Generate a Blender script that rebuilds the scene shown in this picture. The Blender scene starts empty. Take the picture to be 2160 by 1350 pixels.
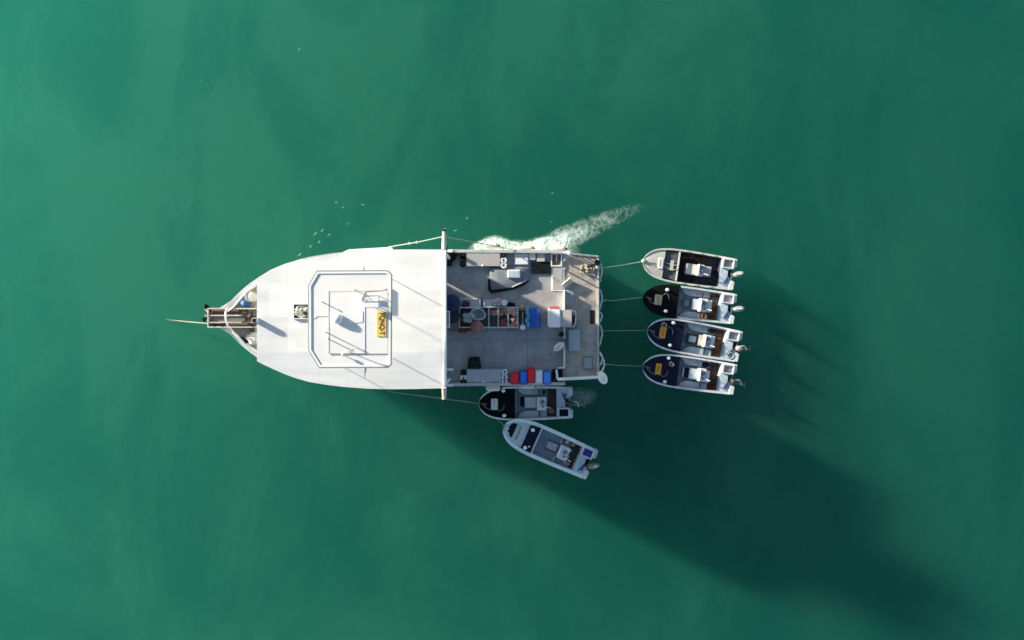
import bpy, bmesh, math, random
from mathutils import Vector, Matrix, noise
R = math.radians
random.seed(7)
sc = bpy.context.scene
COL = sc.collection

# ---------------------------------------------------------------- camera, sky, sun, exposure
H = 42.0            # camera height over the water, metres
K = 0.025           # metres per photograph pixel at water level
cam = bpy.data.cameras.new('camera'); cam.sensor_width = 36.0; cam.lens = 18.0 / (1080 * K / H); cam.clip_end = 5000
camo = bpy.data.objects.new('camera', cam); COL.objects.link(camo); camo.location = (0, 0, H); sc.camera = camo
EL, AZ = 14.6, 28.3
SUN = Vector((-math.cos(R(AZ)) * math.cos(R(EL)), math.sin(R(AZ)) * math.cos(R(EL)), math.sin(R(EL))))
w = bpy.data.worlds.new('World'); sc.world = w; w.use_nodes = True
_n = w.node_tree; _bg = _n.nodes['Background']; _s = _n.nodes.new('ShaderNodeTexSky'); _s.sky_type = 'NISHITA'; _s.sun_disc = False
_s.sun_elevation = R(EL); _s.sun_rotation = math.atan2(SUN.x, SUN.y)
_n.links.new(_s.outputs[0], _bg.inputs[0]); _bg.inputs[1].default_value = 0.085
sun = bpy.data.lights.new('sun', 'SUN'); sun.energy = 5.0; sun.angle = R(2.0); sun.color = (1, .92, .76)
suno = bpy.data.objects.new('sun', sun); COL.objects.link(suno); suno.rotation_euler = SUN.to_track_quat('Z', 'Y').to_euler(); suno.location = (-30, 20, 20)
sc.view_settings.view_transform = 'Standard'; sc.view_settings.look = 'None'; sc.view_settings.gamma = 1; sc.view_settings.exposure = 1.3
sc.cycles.max_bounces = 8; sc.cycles.volume_bounces = 2; sc.cycles.transparent_max_bounces = 16

# ---------------------------------------------------------------- helpers
def W(px, py, z=0.0):
    k = K * (H - z) / H
    return Vector(((px - 1080) * k, -(py - 675) * k, z))

_mats = {}
def mat(name, col, rough=.5, metal=0.0, var=.12, scale=3.0, bump=0.0, dirt=None, spec=.5):
    if name in _mats: return _mats[name]
    m = bpy.data.materials.new(name); m.use_nodes = True; n = m.node_tree; p = n.nodes['Principled BSDF']
    tc = n.nodes.new('ShaderNodeTexCoord'); nz = n.nodes.new('ShaderNodeTexNoise'); nz.inputs['Scale'].default_value = scale; nz.inputs['Detail'].default_value = 6; nz.inputs['Roughness'].default_value = .65
    n.links.new(tc.outputs['Object'], nz.inputs['Vector'])
    mr = n.nodes.new('ShaderNodeMapRange'); mr.inputs['From Min'].default_value = .3; mr.inputs['From Max'].default_value = .7
    n.links.new(nz.outputs['Fac'], mr.inputs['Value'])
    mx = n.nodes.new('ShaderNodeMix'); mx.data_type = 'RGBA'
    d = dirt or tuple(c * (1 - 2 * var) for c in col)
    mx.inputs['A'].default_value = (*d, 1) if dirt is None else (*[col[i] * (1 - var) + dirt[i] * var for i in range(3)], 1)
    mx.inputs['B'].default_value = (*col, 1)
    n.links.new(mr.outputs[0], mx.inputs['Factor']); n.links.new(mx.outputs['Result'], p.inputs['Base Color'])
    p.inputs['Roughness'].default_value = rough; p.inputs['Metallic'].default_value = metal; p.inputs['Specular IOR Level'].default_value = spec
    if bump:
        nb = n.nodes.new('ShaderNodeTexNoise'); nb.inputs['Scale'].default_value = scale * 4; nb.inputs['Detail'].default_value = 4
        n.links.new(tc.outputs['Object'], nb.inputs['Vector'])
        b = n.nodes.new('ShaderNodeBump'); b.inputs['Strength'].default_value = bump; b.inputs['Distance'].default_value = .02
        n.links.new(nb.outputs['Fac'], b.inputs['Height']); n.links.new(b.outputs[0], p.inputs['Normal'])
    _mats[name] = m; return m

class MB:
    """collects shapes into one mesh"""
    def __init__(s): s.v = []; s.f = []
    def add(s, vs, fs):
        o = len(s.v); s.v += [Vector(x) for x in vs]; s.f += [tuple(i + o for i in f) for f in fs]; return s
    def prism(s, pts, z0, z1):
        n = len(pts); vs = [(p[0], p[1], z0 if not callable(z0) else z0(p)) for p in pts] + [(p[0], p[1], z1 if not callable(z1) else z1(p)) for p in pts]
        fs = [tuple(range(n))[::-1], tuple(range(n, 2 * n))] + [(i, (i + 1) % n, n + (i + 1) % n, n + i) for i in range(n)]
        return s.add(vs, fs)
    def box(s, c, size, rz=0.0, M=None):
        c = Vector(c); hx, hy, hz = size[0] / 2, size[1] / 2, size[2] / 2
        Q = M or Matrix.Rotation(rz, 3, 'Z')
        vs = [c + Q @ Vector((x, y, z)) for x in (-hx, hx) for y in (-hy, hy) for z in (-hz, hz)]
        return s.add(vs, [(0, 1, 3, 2), (4, 6, 7, 5), (0, 4, 5, 1), (2, 3, 7, 6), (0, 2, 6, 4), (1, 5, 7, 3)])
    def pbox(s, x0, x1, y0, y1, z0, z1, rz=0.0):
        a = W(x0, y0, z1); b = W(x1, y1, z1)
        return s.box(((a.x + b.x) / 2, (a.y + b.y) / 2, (z0 + z1) / 2), (abs(b.x - a.x), abs(b.y - a.y), z1 - z0), rz)
    def tube(s, pts, r, n=8, closed=False):
        pts = [Vector(p) for p in pts]; m = len(pts); rs = r if isinstance(r, (list, tuple)) else [r] * m
        rings = []
        for i, p in enumerate(pts):
            if closed: t = pts[(i + 1) % m] - pts[i - 1]
            else: t = pts[min(i + 1, m - 1)] - pts[max(i - 1, 0)]
            t.normalize(); up = Vector((0, 0, 1)) if abs(t.z) < .95 else Vector((1, 0, 0))
            a = t.cross(up).normalized(); b = a.cross(t)
            rings.append([p + (a * math.cos(2 * math.pi * k / n) + b * math.sin(2 * math.pi * k / n)) * rs[i] for k in range(n)])
        return s.loft(rings, cap=not closed, wrap=closed)
    def loft(s, rings, cap=True, wrap=False, closed=True):
        n = len(rings[0]); m = len(rings); vs = [v for rg in rings for v in rg]; fs = []
        for i in range(m if wrap else m - 1):
            j = (i + 1) % m
            for k in range(n if closed else n - 1):
                l = (k + 1) % n; fs.append((i * n + k, i * n + l, j * n + l, j * n + k))
        if cap and not wrap: fs += [tuple(range(n))[::-1], tuple((m - 1) * n + k for k in range(n))]
        return s.add(vs, fs)
    def lathe(s, c, prof, axis=(0, 0, 1), n=20, sx=1.0):
        ax = Vector(axis).normalized(); q = Vector((0, 0, 1)).rotation_difference(ax); c = Vector(c)
        return s.loft([[c + q @ Vector((max(r, 1e-4) * sx * math.cos(2 * math.pi * k / n), max(r, 1e-4) * math.sin(2 * math.pi * k / n), h)) for k in range(n)] for r, h in prof])
    def ball(s, c, r, n=14, M=None):
        if not isinstance(r, (list, tuple)): r = (r, r, r)
        c = Vector(c); M = M or Matrix.Identity(3); rings = []
        for i in range(n // 2 + 1):
            t = math.pi * i / (n // 2); sr = max(math.sin(t), 1e-3)
            rings.append([c + M @ Vector((r[0] * sr * math.cos(2 * math.pi * k / n), r[1] * sr * math.sin(2 * math.pi * k / n), -r[2] * math.cos(t))) for k in range(n)])
        return s.loft(rings)
    def lump(s, c, r, seed=0, amp=.35, freq=3.0, n=28):
        c = Vector(c); rings = []
        for i in range(n // 2 + 1):
            t = math.pi * i / (n // 2); sr = max(math.sin(t), 1e-3); ring = []
            for k in range(n):
                d = Vector((sr * math.cos(2 * math.pi * k / n), sr * math.sin(2 * math.pi * k / n), -math.cos(t)))
                q = 1 + amp * (noise.fractal(d * freq + Vector((seed * 7.3, seed * 1.7, 0)), 1.0, 2.0, 3))
                v = Vector((d.x * r[0], d.y * r[1], d.z * r[2])) * q
                v.z = max(v.z, -r[2] * .9); ring.append(c + v)
            rings.append(ring)
        return s.loft(rings)
    def build(s, name, m, parent=None, off=None, bevel=0.0, smooth=40, seg=2):
        off = Vector(off) if off is not None else Vector((0, 0, 0))
        me = bpy.data.meshes.new(name); me.from_pydata([tuple(v - off) for v in s.v], [], s.f)
        bm = bmesh.new(); bm.from_mesh(me)
        bmesh.ops.recalc_face_normals(bm, faces=bm.faces)
        if bevel:
            es = [e for e in bm.edges if len(e.link_faces) == 2 and e.calc_face_angle(0) > R(35)]
            bmesh.ops.bevel(bm, geom=es, offset=bevel, segments=seg, affect='EDGES', clamp_overlap=True)
        for f in bm.faces: f.smooth = True
        bm.to_mesh(me); bm.free(); me.set_sharp_from_angle(angle=R(smooth)); me.materials.append(m)
        o = bpy.data.objects.new(name, me); COL.objects.link(o)
        if parent is not None: o.parent = parent
        else: o.location = off
        return o

def empty(name, loc, rz=0.0):
    o = bpy.data.objects.new(name, None); o.empty_display_size = .3; COL.objects.link(o); o.location = loc; o.rotation_euler.z = rz; return o
def tag(o, label, cat, group=None):
    o['label'] = label; o['category'] = cat
    if group: o['group'] = group
    return o

# ---------------------------------------------------------------- materials
WHITE = mat('white_paint', (.80, .80, .79), .45, var=.05, scale=1.2)
WHITE2 = mat('white_gelcoat', (.78, .79, .78), .35, var=.07, scale=4)
CREAM = mat('aged_cream_paint', (.60, .55, .47), .55, var=.15, scale=5, bump=.1)
GREYDK = mat('grey_deck_paint', (.40, .395, .395), .55, var=.2, scale=1.3, bump=.15)
GREYLT = mat('pale_grey_aluminium', (.50, .49, .48), .5, var=.12, scale=3)
STERN = mat('worn_stern_deck', (.46, .405, .34), .6, var=.22, scale=2.5, bump=.15)
STEEL = mat('stainless_tube', (.62, .63, .62), .35, .7, var=.1)
CABIN = mat('cabin_wall_paint', (.66, .67, .68), .5, var=.08)
GLASS = mat('dark_window_glass', (.02, .025, .03), .08, var=.05)
BLACK = mat('black_rubber', (.010, .010, .011), .8, var=.1, spec=.15)
DARKCLOTH = mat('dark_canvas', (.025, .032, .036), .8, spec=.1, var=.2, scale=6, bump=.3)
RUST = mat('rusty_brown_iron', (.10, .055, .035), .75, var=.3, scale=9, bump=.3)
BROWN = mat('brown_timber', (.20, .13, .085), .7, var=.3, scale=7)
FABRIC = mat('grey_cover_fabric', (.18, .20, .23), .75, var=.12, scale=4, bump=.2)
PALEPLASTIC = mat('pale_plastic', (.72, .72, .73), .4, var=.06)
ROPEM = mat('pale_green_rope', (.40, .50, .42), .8, var=.2, scale=40)
ROPEG = mat('grey_rope', (.30, .32, .32), .85, var=.2, scale=40)
FENDER = mat('cream_fender_vinyl', (.72, .66, .57), .5, var=.12, scale=4)
YELLOW = mat('yellow_sign_plate', (.78, .54, .12), .5, var=.1, scale=6)
INK = mat('dark_lettering_paint', (.055, .04, .012), .6, var=.1)

# ---------------------------------------------------------------- water
def water():
    b = MB().box((0, 0, -30), (700, 700, 60)); 
    m = bpy.data.materials.new('murky_sea_water'); m.use_nodes = True; n = m.node_tree; n.nodes.clear()
    N = n.nodes.new; L = n.links.new
    out = N('ShaderNodeOutputMaterial'); tc = N('ShaderNodeTexCoord')
    sca = N('ShaderNodeVolumeScatter'); sca.inputs['Color'].default_value = (.20, .924, .73, 1); sca.inputs['Density'].default_value = .34; sca.inputs['Anisotropy'].default_value = 0.6
    ab = N('ShaderNodeVolumeAbsorption'); ab.inputs['Color'].default_value = (.20, .924, .73, 1); ab.inputs['Density'].default_value = .34
    ad = N('ShaderNodeAddShader'); L(sca.outputs[0], ad.inputs[0]); L(ab.outputs[0], ad.inputs[1]); L(ad.outputs[0], out.inputs['Volume'])
    # drifting sediment: soft diagonal clouds, warped, at two sizes
    mp = N('ShaderNodeMapping'); mp.inputs['Rotation'].default_value = (0, 0, R(-38)); mp.inputs['Scale'].default_value = (1.0, .55, 1); mp.inputs['Location'].default_value = (3.1, 9.4, 0)
    L(tc.outputs['Object'], mp.inputs['Vector'])
    n1 = N('ShaderNodeTexNoise'); n1.inputs['Scale'].default_value = .14; n1.inputs['Detail'].default_value = 5; n1.inputs['Roughness'].default_value = .56; n1.inputs['Distortion'].default_value = .5
    L(mp.outputs[0], n1.inputs['Vector'])
    n2 = N('ShaderNodeTexNoise'); n2.inputs['Scale'].default_value = .055; n2.inputs['Detail'].default_value = 2; L(tc.outputs['Object'], n2.inputs['Vector'])
    r1 = N('ShaderNodeMapRange'); r1.interpolation_type = 'SMOOTHSTEP'; r1.inputs['From Min'].default_value = .36; r1.inputs['From Max'].default_value = .68; L(n1.outputs['Fac'], r1.inputs['Value'])
    # vignette painted into the water tint: brightest round the boat, darker to edges and corners
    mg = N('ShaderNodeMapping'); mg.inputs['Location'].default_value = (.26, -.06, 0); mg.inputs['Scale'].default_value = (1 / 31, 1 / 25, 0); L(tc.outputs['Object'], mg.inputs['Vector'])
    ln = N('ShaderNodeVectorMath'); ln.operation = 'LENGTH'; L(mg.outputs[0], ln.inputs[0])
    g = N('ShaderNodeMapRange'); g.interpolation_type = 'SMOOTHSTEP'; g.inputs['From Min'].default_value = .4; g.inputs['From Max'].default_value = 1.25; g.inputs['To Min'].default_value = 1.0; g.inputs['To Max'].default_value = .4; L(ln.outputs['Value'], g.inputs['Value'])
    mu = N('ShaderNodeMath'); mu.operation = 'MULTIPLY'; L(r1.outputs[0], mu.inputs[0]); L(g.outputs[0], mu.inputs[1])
    tr = N('ShaderNodeBsdfTransparent'); cm = N('ShaderNodeMix'); cm.data_type = 'RGBA'
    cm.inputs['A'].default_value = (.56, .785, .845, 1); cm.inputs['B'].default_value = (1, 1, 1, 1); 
    ng = N('ShaderNodeTexNoise'); ng.inputs['Scale'].default_value = 2.2; ng.inputs['Detail'].default_value = 6; ng.inputs['Roughness'].default_value = .7; L(mp.outputs[0], ng.inputs['Vector'])  # fine grain in the tint imitating surface ripples and sun glint
    f1 = N('ShaderNodeMath'); f1.operation = 'MULTIPLY_ADD'; f1.inputs[1].default_value = .95; f1.inputs[2].default_value = .0; L(mu.outputs[0], f1.inputs[0])
    f2 = N('ShaderNodeMath'); f2.operation = 'MULTIPLY_ADD'; f2.inputs[1].default_value = .26; L(ng.outputs['Fac'], f2.inputs[0]); L(f1.outputs[0], f2.inputs[2])
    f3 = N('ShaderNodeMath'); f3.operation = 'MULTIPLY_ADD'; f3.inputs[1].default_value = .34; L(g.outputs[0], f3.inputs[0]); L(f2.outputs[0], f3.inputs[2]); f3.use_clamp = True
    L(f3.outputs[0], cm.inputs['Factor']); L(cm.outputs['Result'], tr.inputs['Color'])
    df = N('ShaderNodeBsdfDiffuse'); df.inputs['Color'].default_value = (.28, .46, .22, 1)
    fa = N('ShaderNodeMath'); fa.operation = 'MULTIPLY'; fa.inputs[1].default_value = .016; L(mu.outputs[0], fa.inputs[0])
    m1 = N('ShaderNodeMixShader'); L(fa.outputs[0], m1.inputs[0]); L(tr.outputs[0], m1.inputs[1]); L(df.outputs[0], m1.inputs[2])
    nb = N('ShaderNodeTexNoise'); nb.inputs['Scale'].default_value = 1.3; nb.inputs['Detail'].default_value = 5; L(tc.outputs['Object'], nb.inputs['Vector'])
    bp = N('ShaderNodeBump'); bp.inputs['Strength'].default_value = .35; bp.inputs['Distance'].default_value = .12; L(nb.outputs['Fac'], bp.inputs['Height'])
    gl = N('ShaderNodeBsdfGlossy'); gl.inputs['Roughness'].default_value = .12; L(bp.outputs[0], gl.inputs['Normal'])
    lw = N('ShaderNodeLayerWeight'); lw.inputs['Blend'].default_value = .5
    pw = N('ShaderNodeMath'); pw.operation = 'POWER'; pw.inputs[1].default_value = 5; L(lw.outputs['Facing'], pw.inputs[0])
    fr = N('ShaderNodeMath'); fr.operation = 'MULTIPLY_ADD'; fr.inputs[1].default_value = .7; fr.inputs[2].default_value = .016; L(pw.outputs[0], fr.inputs[0])
    m2 = N('ShaderNodeMixShader'); L(fr.outputs[0], m2.inputs[0]); L(m1.outputs[0], m2.inputs[1]); L(gl.outputs[0], m2.inputs[2]); L(m2.outputs[0], out.inputs['Surface'])
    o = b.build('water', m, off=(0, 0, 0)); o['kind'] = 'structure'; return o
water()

# ---------------------------------------------------------------- mother ship
CY = 670.5                                     # centre line in the photograph
O = Vector((W(860, CY, 0).x, W(860, CY, 0).y, 0))
ship = tag(empty('mother_ship', O), 'long white fishing mother ship with covered forward half and open grey aft deck', 'fishing boat')
def part(b, name, m, parent=None, **k): return b.build(name, m, parent or ship, off=O, **k)

def station_line(tab, x):
    for (a, ha), (b, hb) in zip(tab, tab[1:]):
        if a <= x <= b:
            t = (x - a) / (b - a); return ha + (hb - ha) * t
    return tab[-1][1] if x > tab[-1][0] else tab[0][1]

# hull: half width in px at the gunwale by px x
GW = [(452, 13), (468, 22), (487, 34), (500, 47), (516, 62), (530, 73), (543, 82), (570, 99), (600, 112), (650, 127), (700, 135), (740, 139), (800, 142), (940, 143), (1100, 142), (1188, 141)]
def gz(x): return 3.35 - 1.15 * min(1, max(0, (x - 470) / 330)) ** .8
def hull():
    b = MB(); rings = []
    for x, hw in GW:
        z = gz(x); kf = (H - z) / H
        X = (x - 1080) * K * kf; hy = hw * K * kf; yc = -(CY - 675) * K * kf
        t = min(1, max(0, (x - 480) / 330)) ** .6
        dx = .9 * (1 - t)                        # raked stem
        wl = hy * (.22 + .70 * t)
        rings.append([(X, yc + hy, z), (X + dx * .6, yc + (hy * .35 + wl * .65) , .7 + .5 * (1 - t)), (X + dx, yc + wl * .93, -.35), (X + dx * 1.2, yc, -1.2 + .5 * (1 - t)), (X + dx, yc - wl * .93, -.35), (X + dx * .6, yc - (hy * .35 + wl * .65), .7 + .5 * (1 - t)), (X, yc - hy, z)])
    b.loft(rings, cap=False, closed=False)
    r = [(p_[0], p_[1], min(p_[2], 1.9)) for p_ in rings[-1]]; b.add(r, [tuple(range(7))]); r = rings[0]; b.add(r, [tuple(range(7))])
    return part(b, 'hull', WHITE, smooth=30)
hullo = hull()
def rim_strip(b, tab, x0, x1, inset, zoff, th, side):
    """bulwark capping that follows the gunwale"""
    xs = [x0] + [x for x, _ in tab if x0 < x < x1] + [x1]; rings = []
    for x in xs:
        z = gz(x); kf = (H - z) / H; hw = station_line(tab, x) * K * kf; yc = -(CY - 675) * K * kf; X = (x - 1080) * K * kf
        yo = yc + side * (hw + .03); yi = yc + side * (hw - inset)
        rings.append([(X, yo, z - .02), (X, yo, z + th), (X, yi, z + th), (X, yi, z - .02)])
    b.loft(rings)
rb = MB(); rim_strip(rb, GW, 454, 640, .32, 0, .07, 1); part(rb, 'gunwale', WHITE, bevel=.015)
rb = MB(); rim_strip(rb, GW, 454, 640, .32, 0, .07, -1); part(rb, 'gunwale', WHITE, bevel=.015)
rb = MB(); rim_strip(rb, GW, 640, 1188, .13, 0, .06, 1); part(rb, 'bulwark_rail', GREYLT, bevel=.015)
rb = MB(); rim_strip(rb, GW, 640, 1188, .13, 0, .06, -1); part(rb, 'bulwark_rail', GREYLT, bevel=.015)
# bulwark inner sides
for s in (1, -1):
    b = MB(); 
    yy = W(0, CY, 2.2).y + s * (142 * K * .9476 - .1)
    b.box((( W(930,0,1.6).x + W(1186,0,1.6).x) / 2, yy, 1.88), (W(1186,0,1.6).x - W(930,0,1.6).x, .06, .56)); part(b, 'bulwark', GREYLT)
# foredeck
ftab = [(x, h) for x, h in GW if x <= 640]
pts = [];
for x, h in ftab: 
    p = W(x, CY - h + 5, 2.95); pts.append((p.x, p.y))
for x, h in ftab[::-1]:
    p = W(x, CY + h - 5, 2.95); pts.append((p.x, p.y))
def fz(p): return min(gz(1080 + p[0] / (K * .93)) - .12, 2.95)
part(MB().prism(pts, lambda p: fz(p) - .05, fz), 'foredeck', CREAM)

# main aft deck
dk = MB().prism([tuple(W(a, c, 1.95)[:2]) for a, c in ((840, 531), (1190, 531), (1190, 810), (840, 810))], 1.7, 1.95)
part(dk, 'main_deck', GREYDK)
b = MB()
for x in (1020, 1112): b.pbox(x, x + 1.2, 700, 776, 1.95, 1.953)
b.pbox(944, 1186, 716, 717.2, 1.95, 1.954)
part(b, 'deck_seam', mat('deck_seam_dark', (.2, .21, .23), .7))

# cabin under the roof, with a side doorway to port and an open back
ZR = 5.85
CB = MB()
def wall(b, ax, ay, bx, by, z0, z1, t=.08):
    A, Bp = W(ax, ay, 6.0), W(bx, by, 6.0); d = Bp - A; L = d.length; c = (A + Bp) / 2; c.z = (z0 + z1) / 2
    b.box(c, (L, t, z1 - z0), math.atan2(d.y, d.x))
prt = [(548, 594), (575, 577), (600, 567), (653, 549.5), (723, 538), (812, 532)]
sbd = [(548, 757), (575, 773), (600, 783.5), (653, 800), (723, 810), (812, 815), (925, 813)]
for tab in (prt, sbd):
    for (a, c), (d, e) in zip(tab, tab[1:]): wall(CB, a, c, d, e, 2.2, ZR)
wall(CB, 812, 532, 846, 532, 4.3, ZR); wall(CB, 846, 532, 925, 532, 1.7, ZR)
wall(CB, 548, 594, 548, 757, 2.9, ZR)
wall(CB, 925, 532, 925, 585, 1.7, ZR); wall(CB, 925, 720, 925, 813, 1.7, ZR); wall(CB, 925, 585, 925, 720, 4.4, ZR)
part(CB, 'cabin', CABIN)
for tab, s in ((prt, 1), (sbd, -1)):
    for (a, c), (d, e) in zip(tab[1:], tab[2:]):
        bb = MB(); m0 = .2; wall(bb, a + (d - a) * m0, c + (e - c) * m0 - s * 2.2, a + (d - a) * (1 - m0), c + (e - c) * (1 - m0) - s * 2.2, 3.9, 4.9, .06); part(bb, 'window', GLASS)
for y in (604, 656, 708):
    bb = MB(); wall(bb, 546.5, y, 546.5, y + 40, 3.9, 4.9, .06); part(bb, 'window', GLASS)

# main roof: flat centre, two falling sides
RT = [(542, 589, 762), (556, 581, 769), (575, 571, 778), (600, 561.7, 789), (625, 552, 798), (653, 544, 806), (690, 537.5, 812), (723, 532.7, 816), (776, 528.5, 820), (819, 526.5, 821), (880, 526, 820.5), (937, 526.5, 818.8)]
roofm = mat('white_roof_paint', (.79, .782, .77), .5, var=.05, scale=.9)
n = roofm.node_tree; p = n.nodes['Principled BSDF']; src = p.inputs['Base Color'].links[0].from_socket
tc = n.nodes.new('ShaderNodeTexCoord'); br = n.nodes.new('ShaderNodeTexBrick'); br.offset = .37; br.inputs['Scale'].default_value = 1; br.inputs['Brick Width'].default_value = 2.3; br.inputs['Row Height'].default_value = 1.55; br.inputs['Mortar Size'].default_value = .006
br.inputs['Color1'].default_value = (1, 1, 1, 1); br.inputs['Color2'].default_value = (.90, .91, .93, 1); br.inputs['Mortar'].default_value = (.78, .78, .78, 1)
n.links.new(tc.outputs['Object'], br.inputs['Vector']); mm = n.nodes.new('ShaderNodeMix'); mm.data_type = 'RGBA'; mm.blend_type = 'MULTIPLY'; mm.inputs['Factor'].default_value = 1
n.links.new(src, mm.inputs['A']); n.links.new(br.outputs['Color'], mm.inputs['B']); n.links.new(mm.outputs['Result'], p.inputs['Base Color'])
# faint grime streaks running fore and aft
mp = n.nodes.new('ShaderNodeMapping'); mp.inputs['Scale'].default_value = (.25, 2.2, 1); nz = n.nodes.new('ShaderNodeTexNoise'); nz.inputs['Scale'].default_value = 1.2; nz.inputs['Detail'].default_value = 7
n.links.new(tc.outputs['Object'], mp.inputs[0]); n.links.new(mp.outputs[0], nz.inputs['Vector'])
cr = n.nodes.new('ShaderNodeMapRange'); cr.inputs['From Min'].default_value = .35; cr.inputs['From Max'].default_value = .75; cr.inputs['To Min'].default_value = 1; cr.inputs['To Max'].default_value = .85; n.links.new(nz.outputs['Fac'], cr.inputs['Value'])
m3 = n.nodes.new('ShaderNodeMix'); m3.data_type = 'RGBA'; m3.blend_type = 'MULTIPLY'; m3.inputs['Factor'].default_value = 1
n.links.new(mm.outputs['Result'], m3.inputs['A']); n.links.new(cr.outputs[0], m3.inputs['B']); n.links.new(m3.outputs['Result'], p.inputs['Base Color'])

def roof():
    b = MB(); rings = []; zt = 6.2
    for x, yp, ys in RT:
        y1, y2 = max(613, yp + 8), min(745, ys - 8)
        zp = zt - .045 * (y1 - yp) * K; zs = zt - .06 * (ys - y2) * K
        top = [W(x, yp, zp), W(x, y1, zt), W(x, y2, zt), W(x, ys, zs)]
        bot = [v - Vector((0, 0, .16)) for v in top[::-1]]
        rings.append(top + bot)
    b.loft(rings); return part(b, 'roof', roofm, smooth=2)
roofo = roof()
b = MB().pbox(936.5, 941.5, 527, 816, 5.98, 6.27); part(b, 'roof_beam', WHITE, bevel=.02)
b = MB()
for x in (941.5, 946.5): b.pbox(x, x + 1.6, 658, 690, 6.0, 6.22)
b.pbox(941.5, 948, 656, 658.5, 6.0, 6.22); b.pbox(941.5, 948, 689, 691.5, 6.0, 6.22); part(b, 'beam_bracket', WHITE2)
for y0, y1 in ((533, 572), (774, 819)):
    b = MB(); A = W(768, y0, 6.17); B = W(768, y1, 6.2); 
    if y0 < 600: pl = [W(768, 530, 6.06), W(767, 572, 6.16)]
    else: pl = [W(769, 774, 6.165), W(769, 818, 6.06)]
    b.tube(pl, .016, 6); part(b, 'roof_pipe', mat('grey_pipe', (.33, .33, .33), .5))
# aft roof posts
for y in (531, 813):
    b = MB(); A = W(934, y, 6.0); b.box((A.x, A.y, 3.9), (.12, .12, 4.2)); part(b, 'roof_post', WHITE)
# port side boarding box under the roof edge
b = MB(); b.prism([tuple(W(a, c, 4.6)[:2]) for a, c in ((720, 533), (735, 526), (826, 520.5), (830, 523), (826, 532), (735, 537))], 4.3, 4.6); part(b, 'awning_roll', WHITE, bevel=.05)
# deck hatch on the fore roof with a crumpled pale green sheet
b = MB()
hx0, hx1, hy0, hy1 = 618, 653, 640.5, 673
for a in ((hx0, hx1, hy0, hy0 + 1.8), (hx0, hx1, hy1 - 1.8, hy1), (hx0, hx0 + 1.8, hy0 + 1.8, hy1 - 1.8), (hx1 - 1.8, hx1, hy0 + 1.8, hy1 - 1.8)): b.pbox(*a, 6.2, 6.3)
hatch = part(b, 'roof_hatch', WHITE2)
b = MB().pbox(620, 651, 642, 671.5, 6.2, 6.206); part(b, 'hatch_well', mat('hatch_well_olive', (.12, .12, .08), .8, var=.3, scale=8), hatch)
b = MB()
for i in range(9):
    c = W(random.uniform(624, 646), random.uniform(652, 668), 6.24); b.lump(c, (random.uniform(.1, .2), random.uniform(.07, .13), .07), i, .5)
part(b, 'crumpled_sheet', mat('pale_green_sheet', (.66, .68, .55), .7, var=.2, scale=10), hatch)
b = MB()
for i in range(5): b.lump(W(random.uniform(624, 648), random.uniform(643, 651), 6.23), (.12, .08, .05), i + 20, .5)
part(b, 'grey_rags', mat('grey_beige_rag', (.36, .34, .29), .8, var=.25, scale=10), hatch)

# flybridge canopy high above the roof
ZC = 8.0
CO = [(669, 573), (813, 572), (819, 573.5), (825, 580), (824, 768), (818, 773.5), (674, 774), (652.5, 739), (652, 603)]
canm = mat('white_canopy_paint', (.74, .73, .715), .5, var=.06, scale=.8)
b = MB().prism([tuple(W(x, y, ZC)[:2]) for x, y in CO], ZC - .1, ZC - .004); can = part(b, 'canopy', canm)
b = MB(); outer = [W(x, y, ZC) for x, y in CO]; cen = W(738, CY, ZC)
def inset(pts, d):
    out = []; m = len(pts)
    for i in range(m):
        a, p_, c = pts[i - 1], pts[i], pts[(i + 1) % m]
        t1 = (p_ - a).normalized(); t2 = (c - p_).normalized(); n1 = Vector((-t1.y, t1.x, 0)); n2 = Vector((-t2.y, t2.x, 0))
        if (cen - p_).dot(n1) < 0: n1 = -n1
        if (cen - p_).dot(n2) < 0: n2 = -n2
        nn = (n1 + n2).normalized(); out.append(p_ + nn * d / max(.5, nn.dot(n1)))
    return out
inn = inset(outer, .085)
rings = [[(o.x, o.y, ZC - .13), (o.x, o.y, ZC + .03), (i.x, i.y, ZC + .03), (i.x, i.y, ZC - .03)] for o, i in zip(outer, inn)]
b.loft(rings, wrap=True); part(b, 'canopy_rim', WHITE, can, smooth=30)
shadem = mat('grey_edge_shade', (.30, .30, .30), .6)
b = MB(); oo = inset(outer, -.028); b.tube([(v.x, v.y, ZC) for v in oo], .028, 6, closed=True); part(b, 'edge_shade_line', shadem, can)  # thin grey tube standing in for the shadow line of the rim
b = MB().pbox(693, 771, 614.5, 746, ZC - .03, ZC + .028); part(b, 'canopy_panel', canm, can, bevel=.02)
b = MB().pbox(771.5, 818, 613, 746, ZC - .03, ZC + .012); part(b, 'canopy_panel', canm, can, bevel=.01)
b = MB().tube([W(693, 614.5, ZC + .035), W(771, 613.6, ZC + .035), W(806, 612, ZC + .025), W(818, 609, ZC)], .011, 6)
b.tube([W(693, 614.5, ZC + .035), W(693, 746, ZC + .035), W(818, 746, ZC + .02)], .011, 6); part(b, 'cable', mat('beige_cable', (.40, .36, .30), .7), can)
b = MB().tube([W(660, 672, ZC), W(666, 671, ZC), W(669, 667, ZC), W(692, 667.5, ZC)], .012, 6); part(b, 'cable', _mats['beige_cable'], can)
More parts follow.
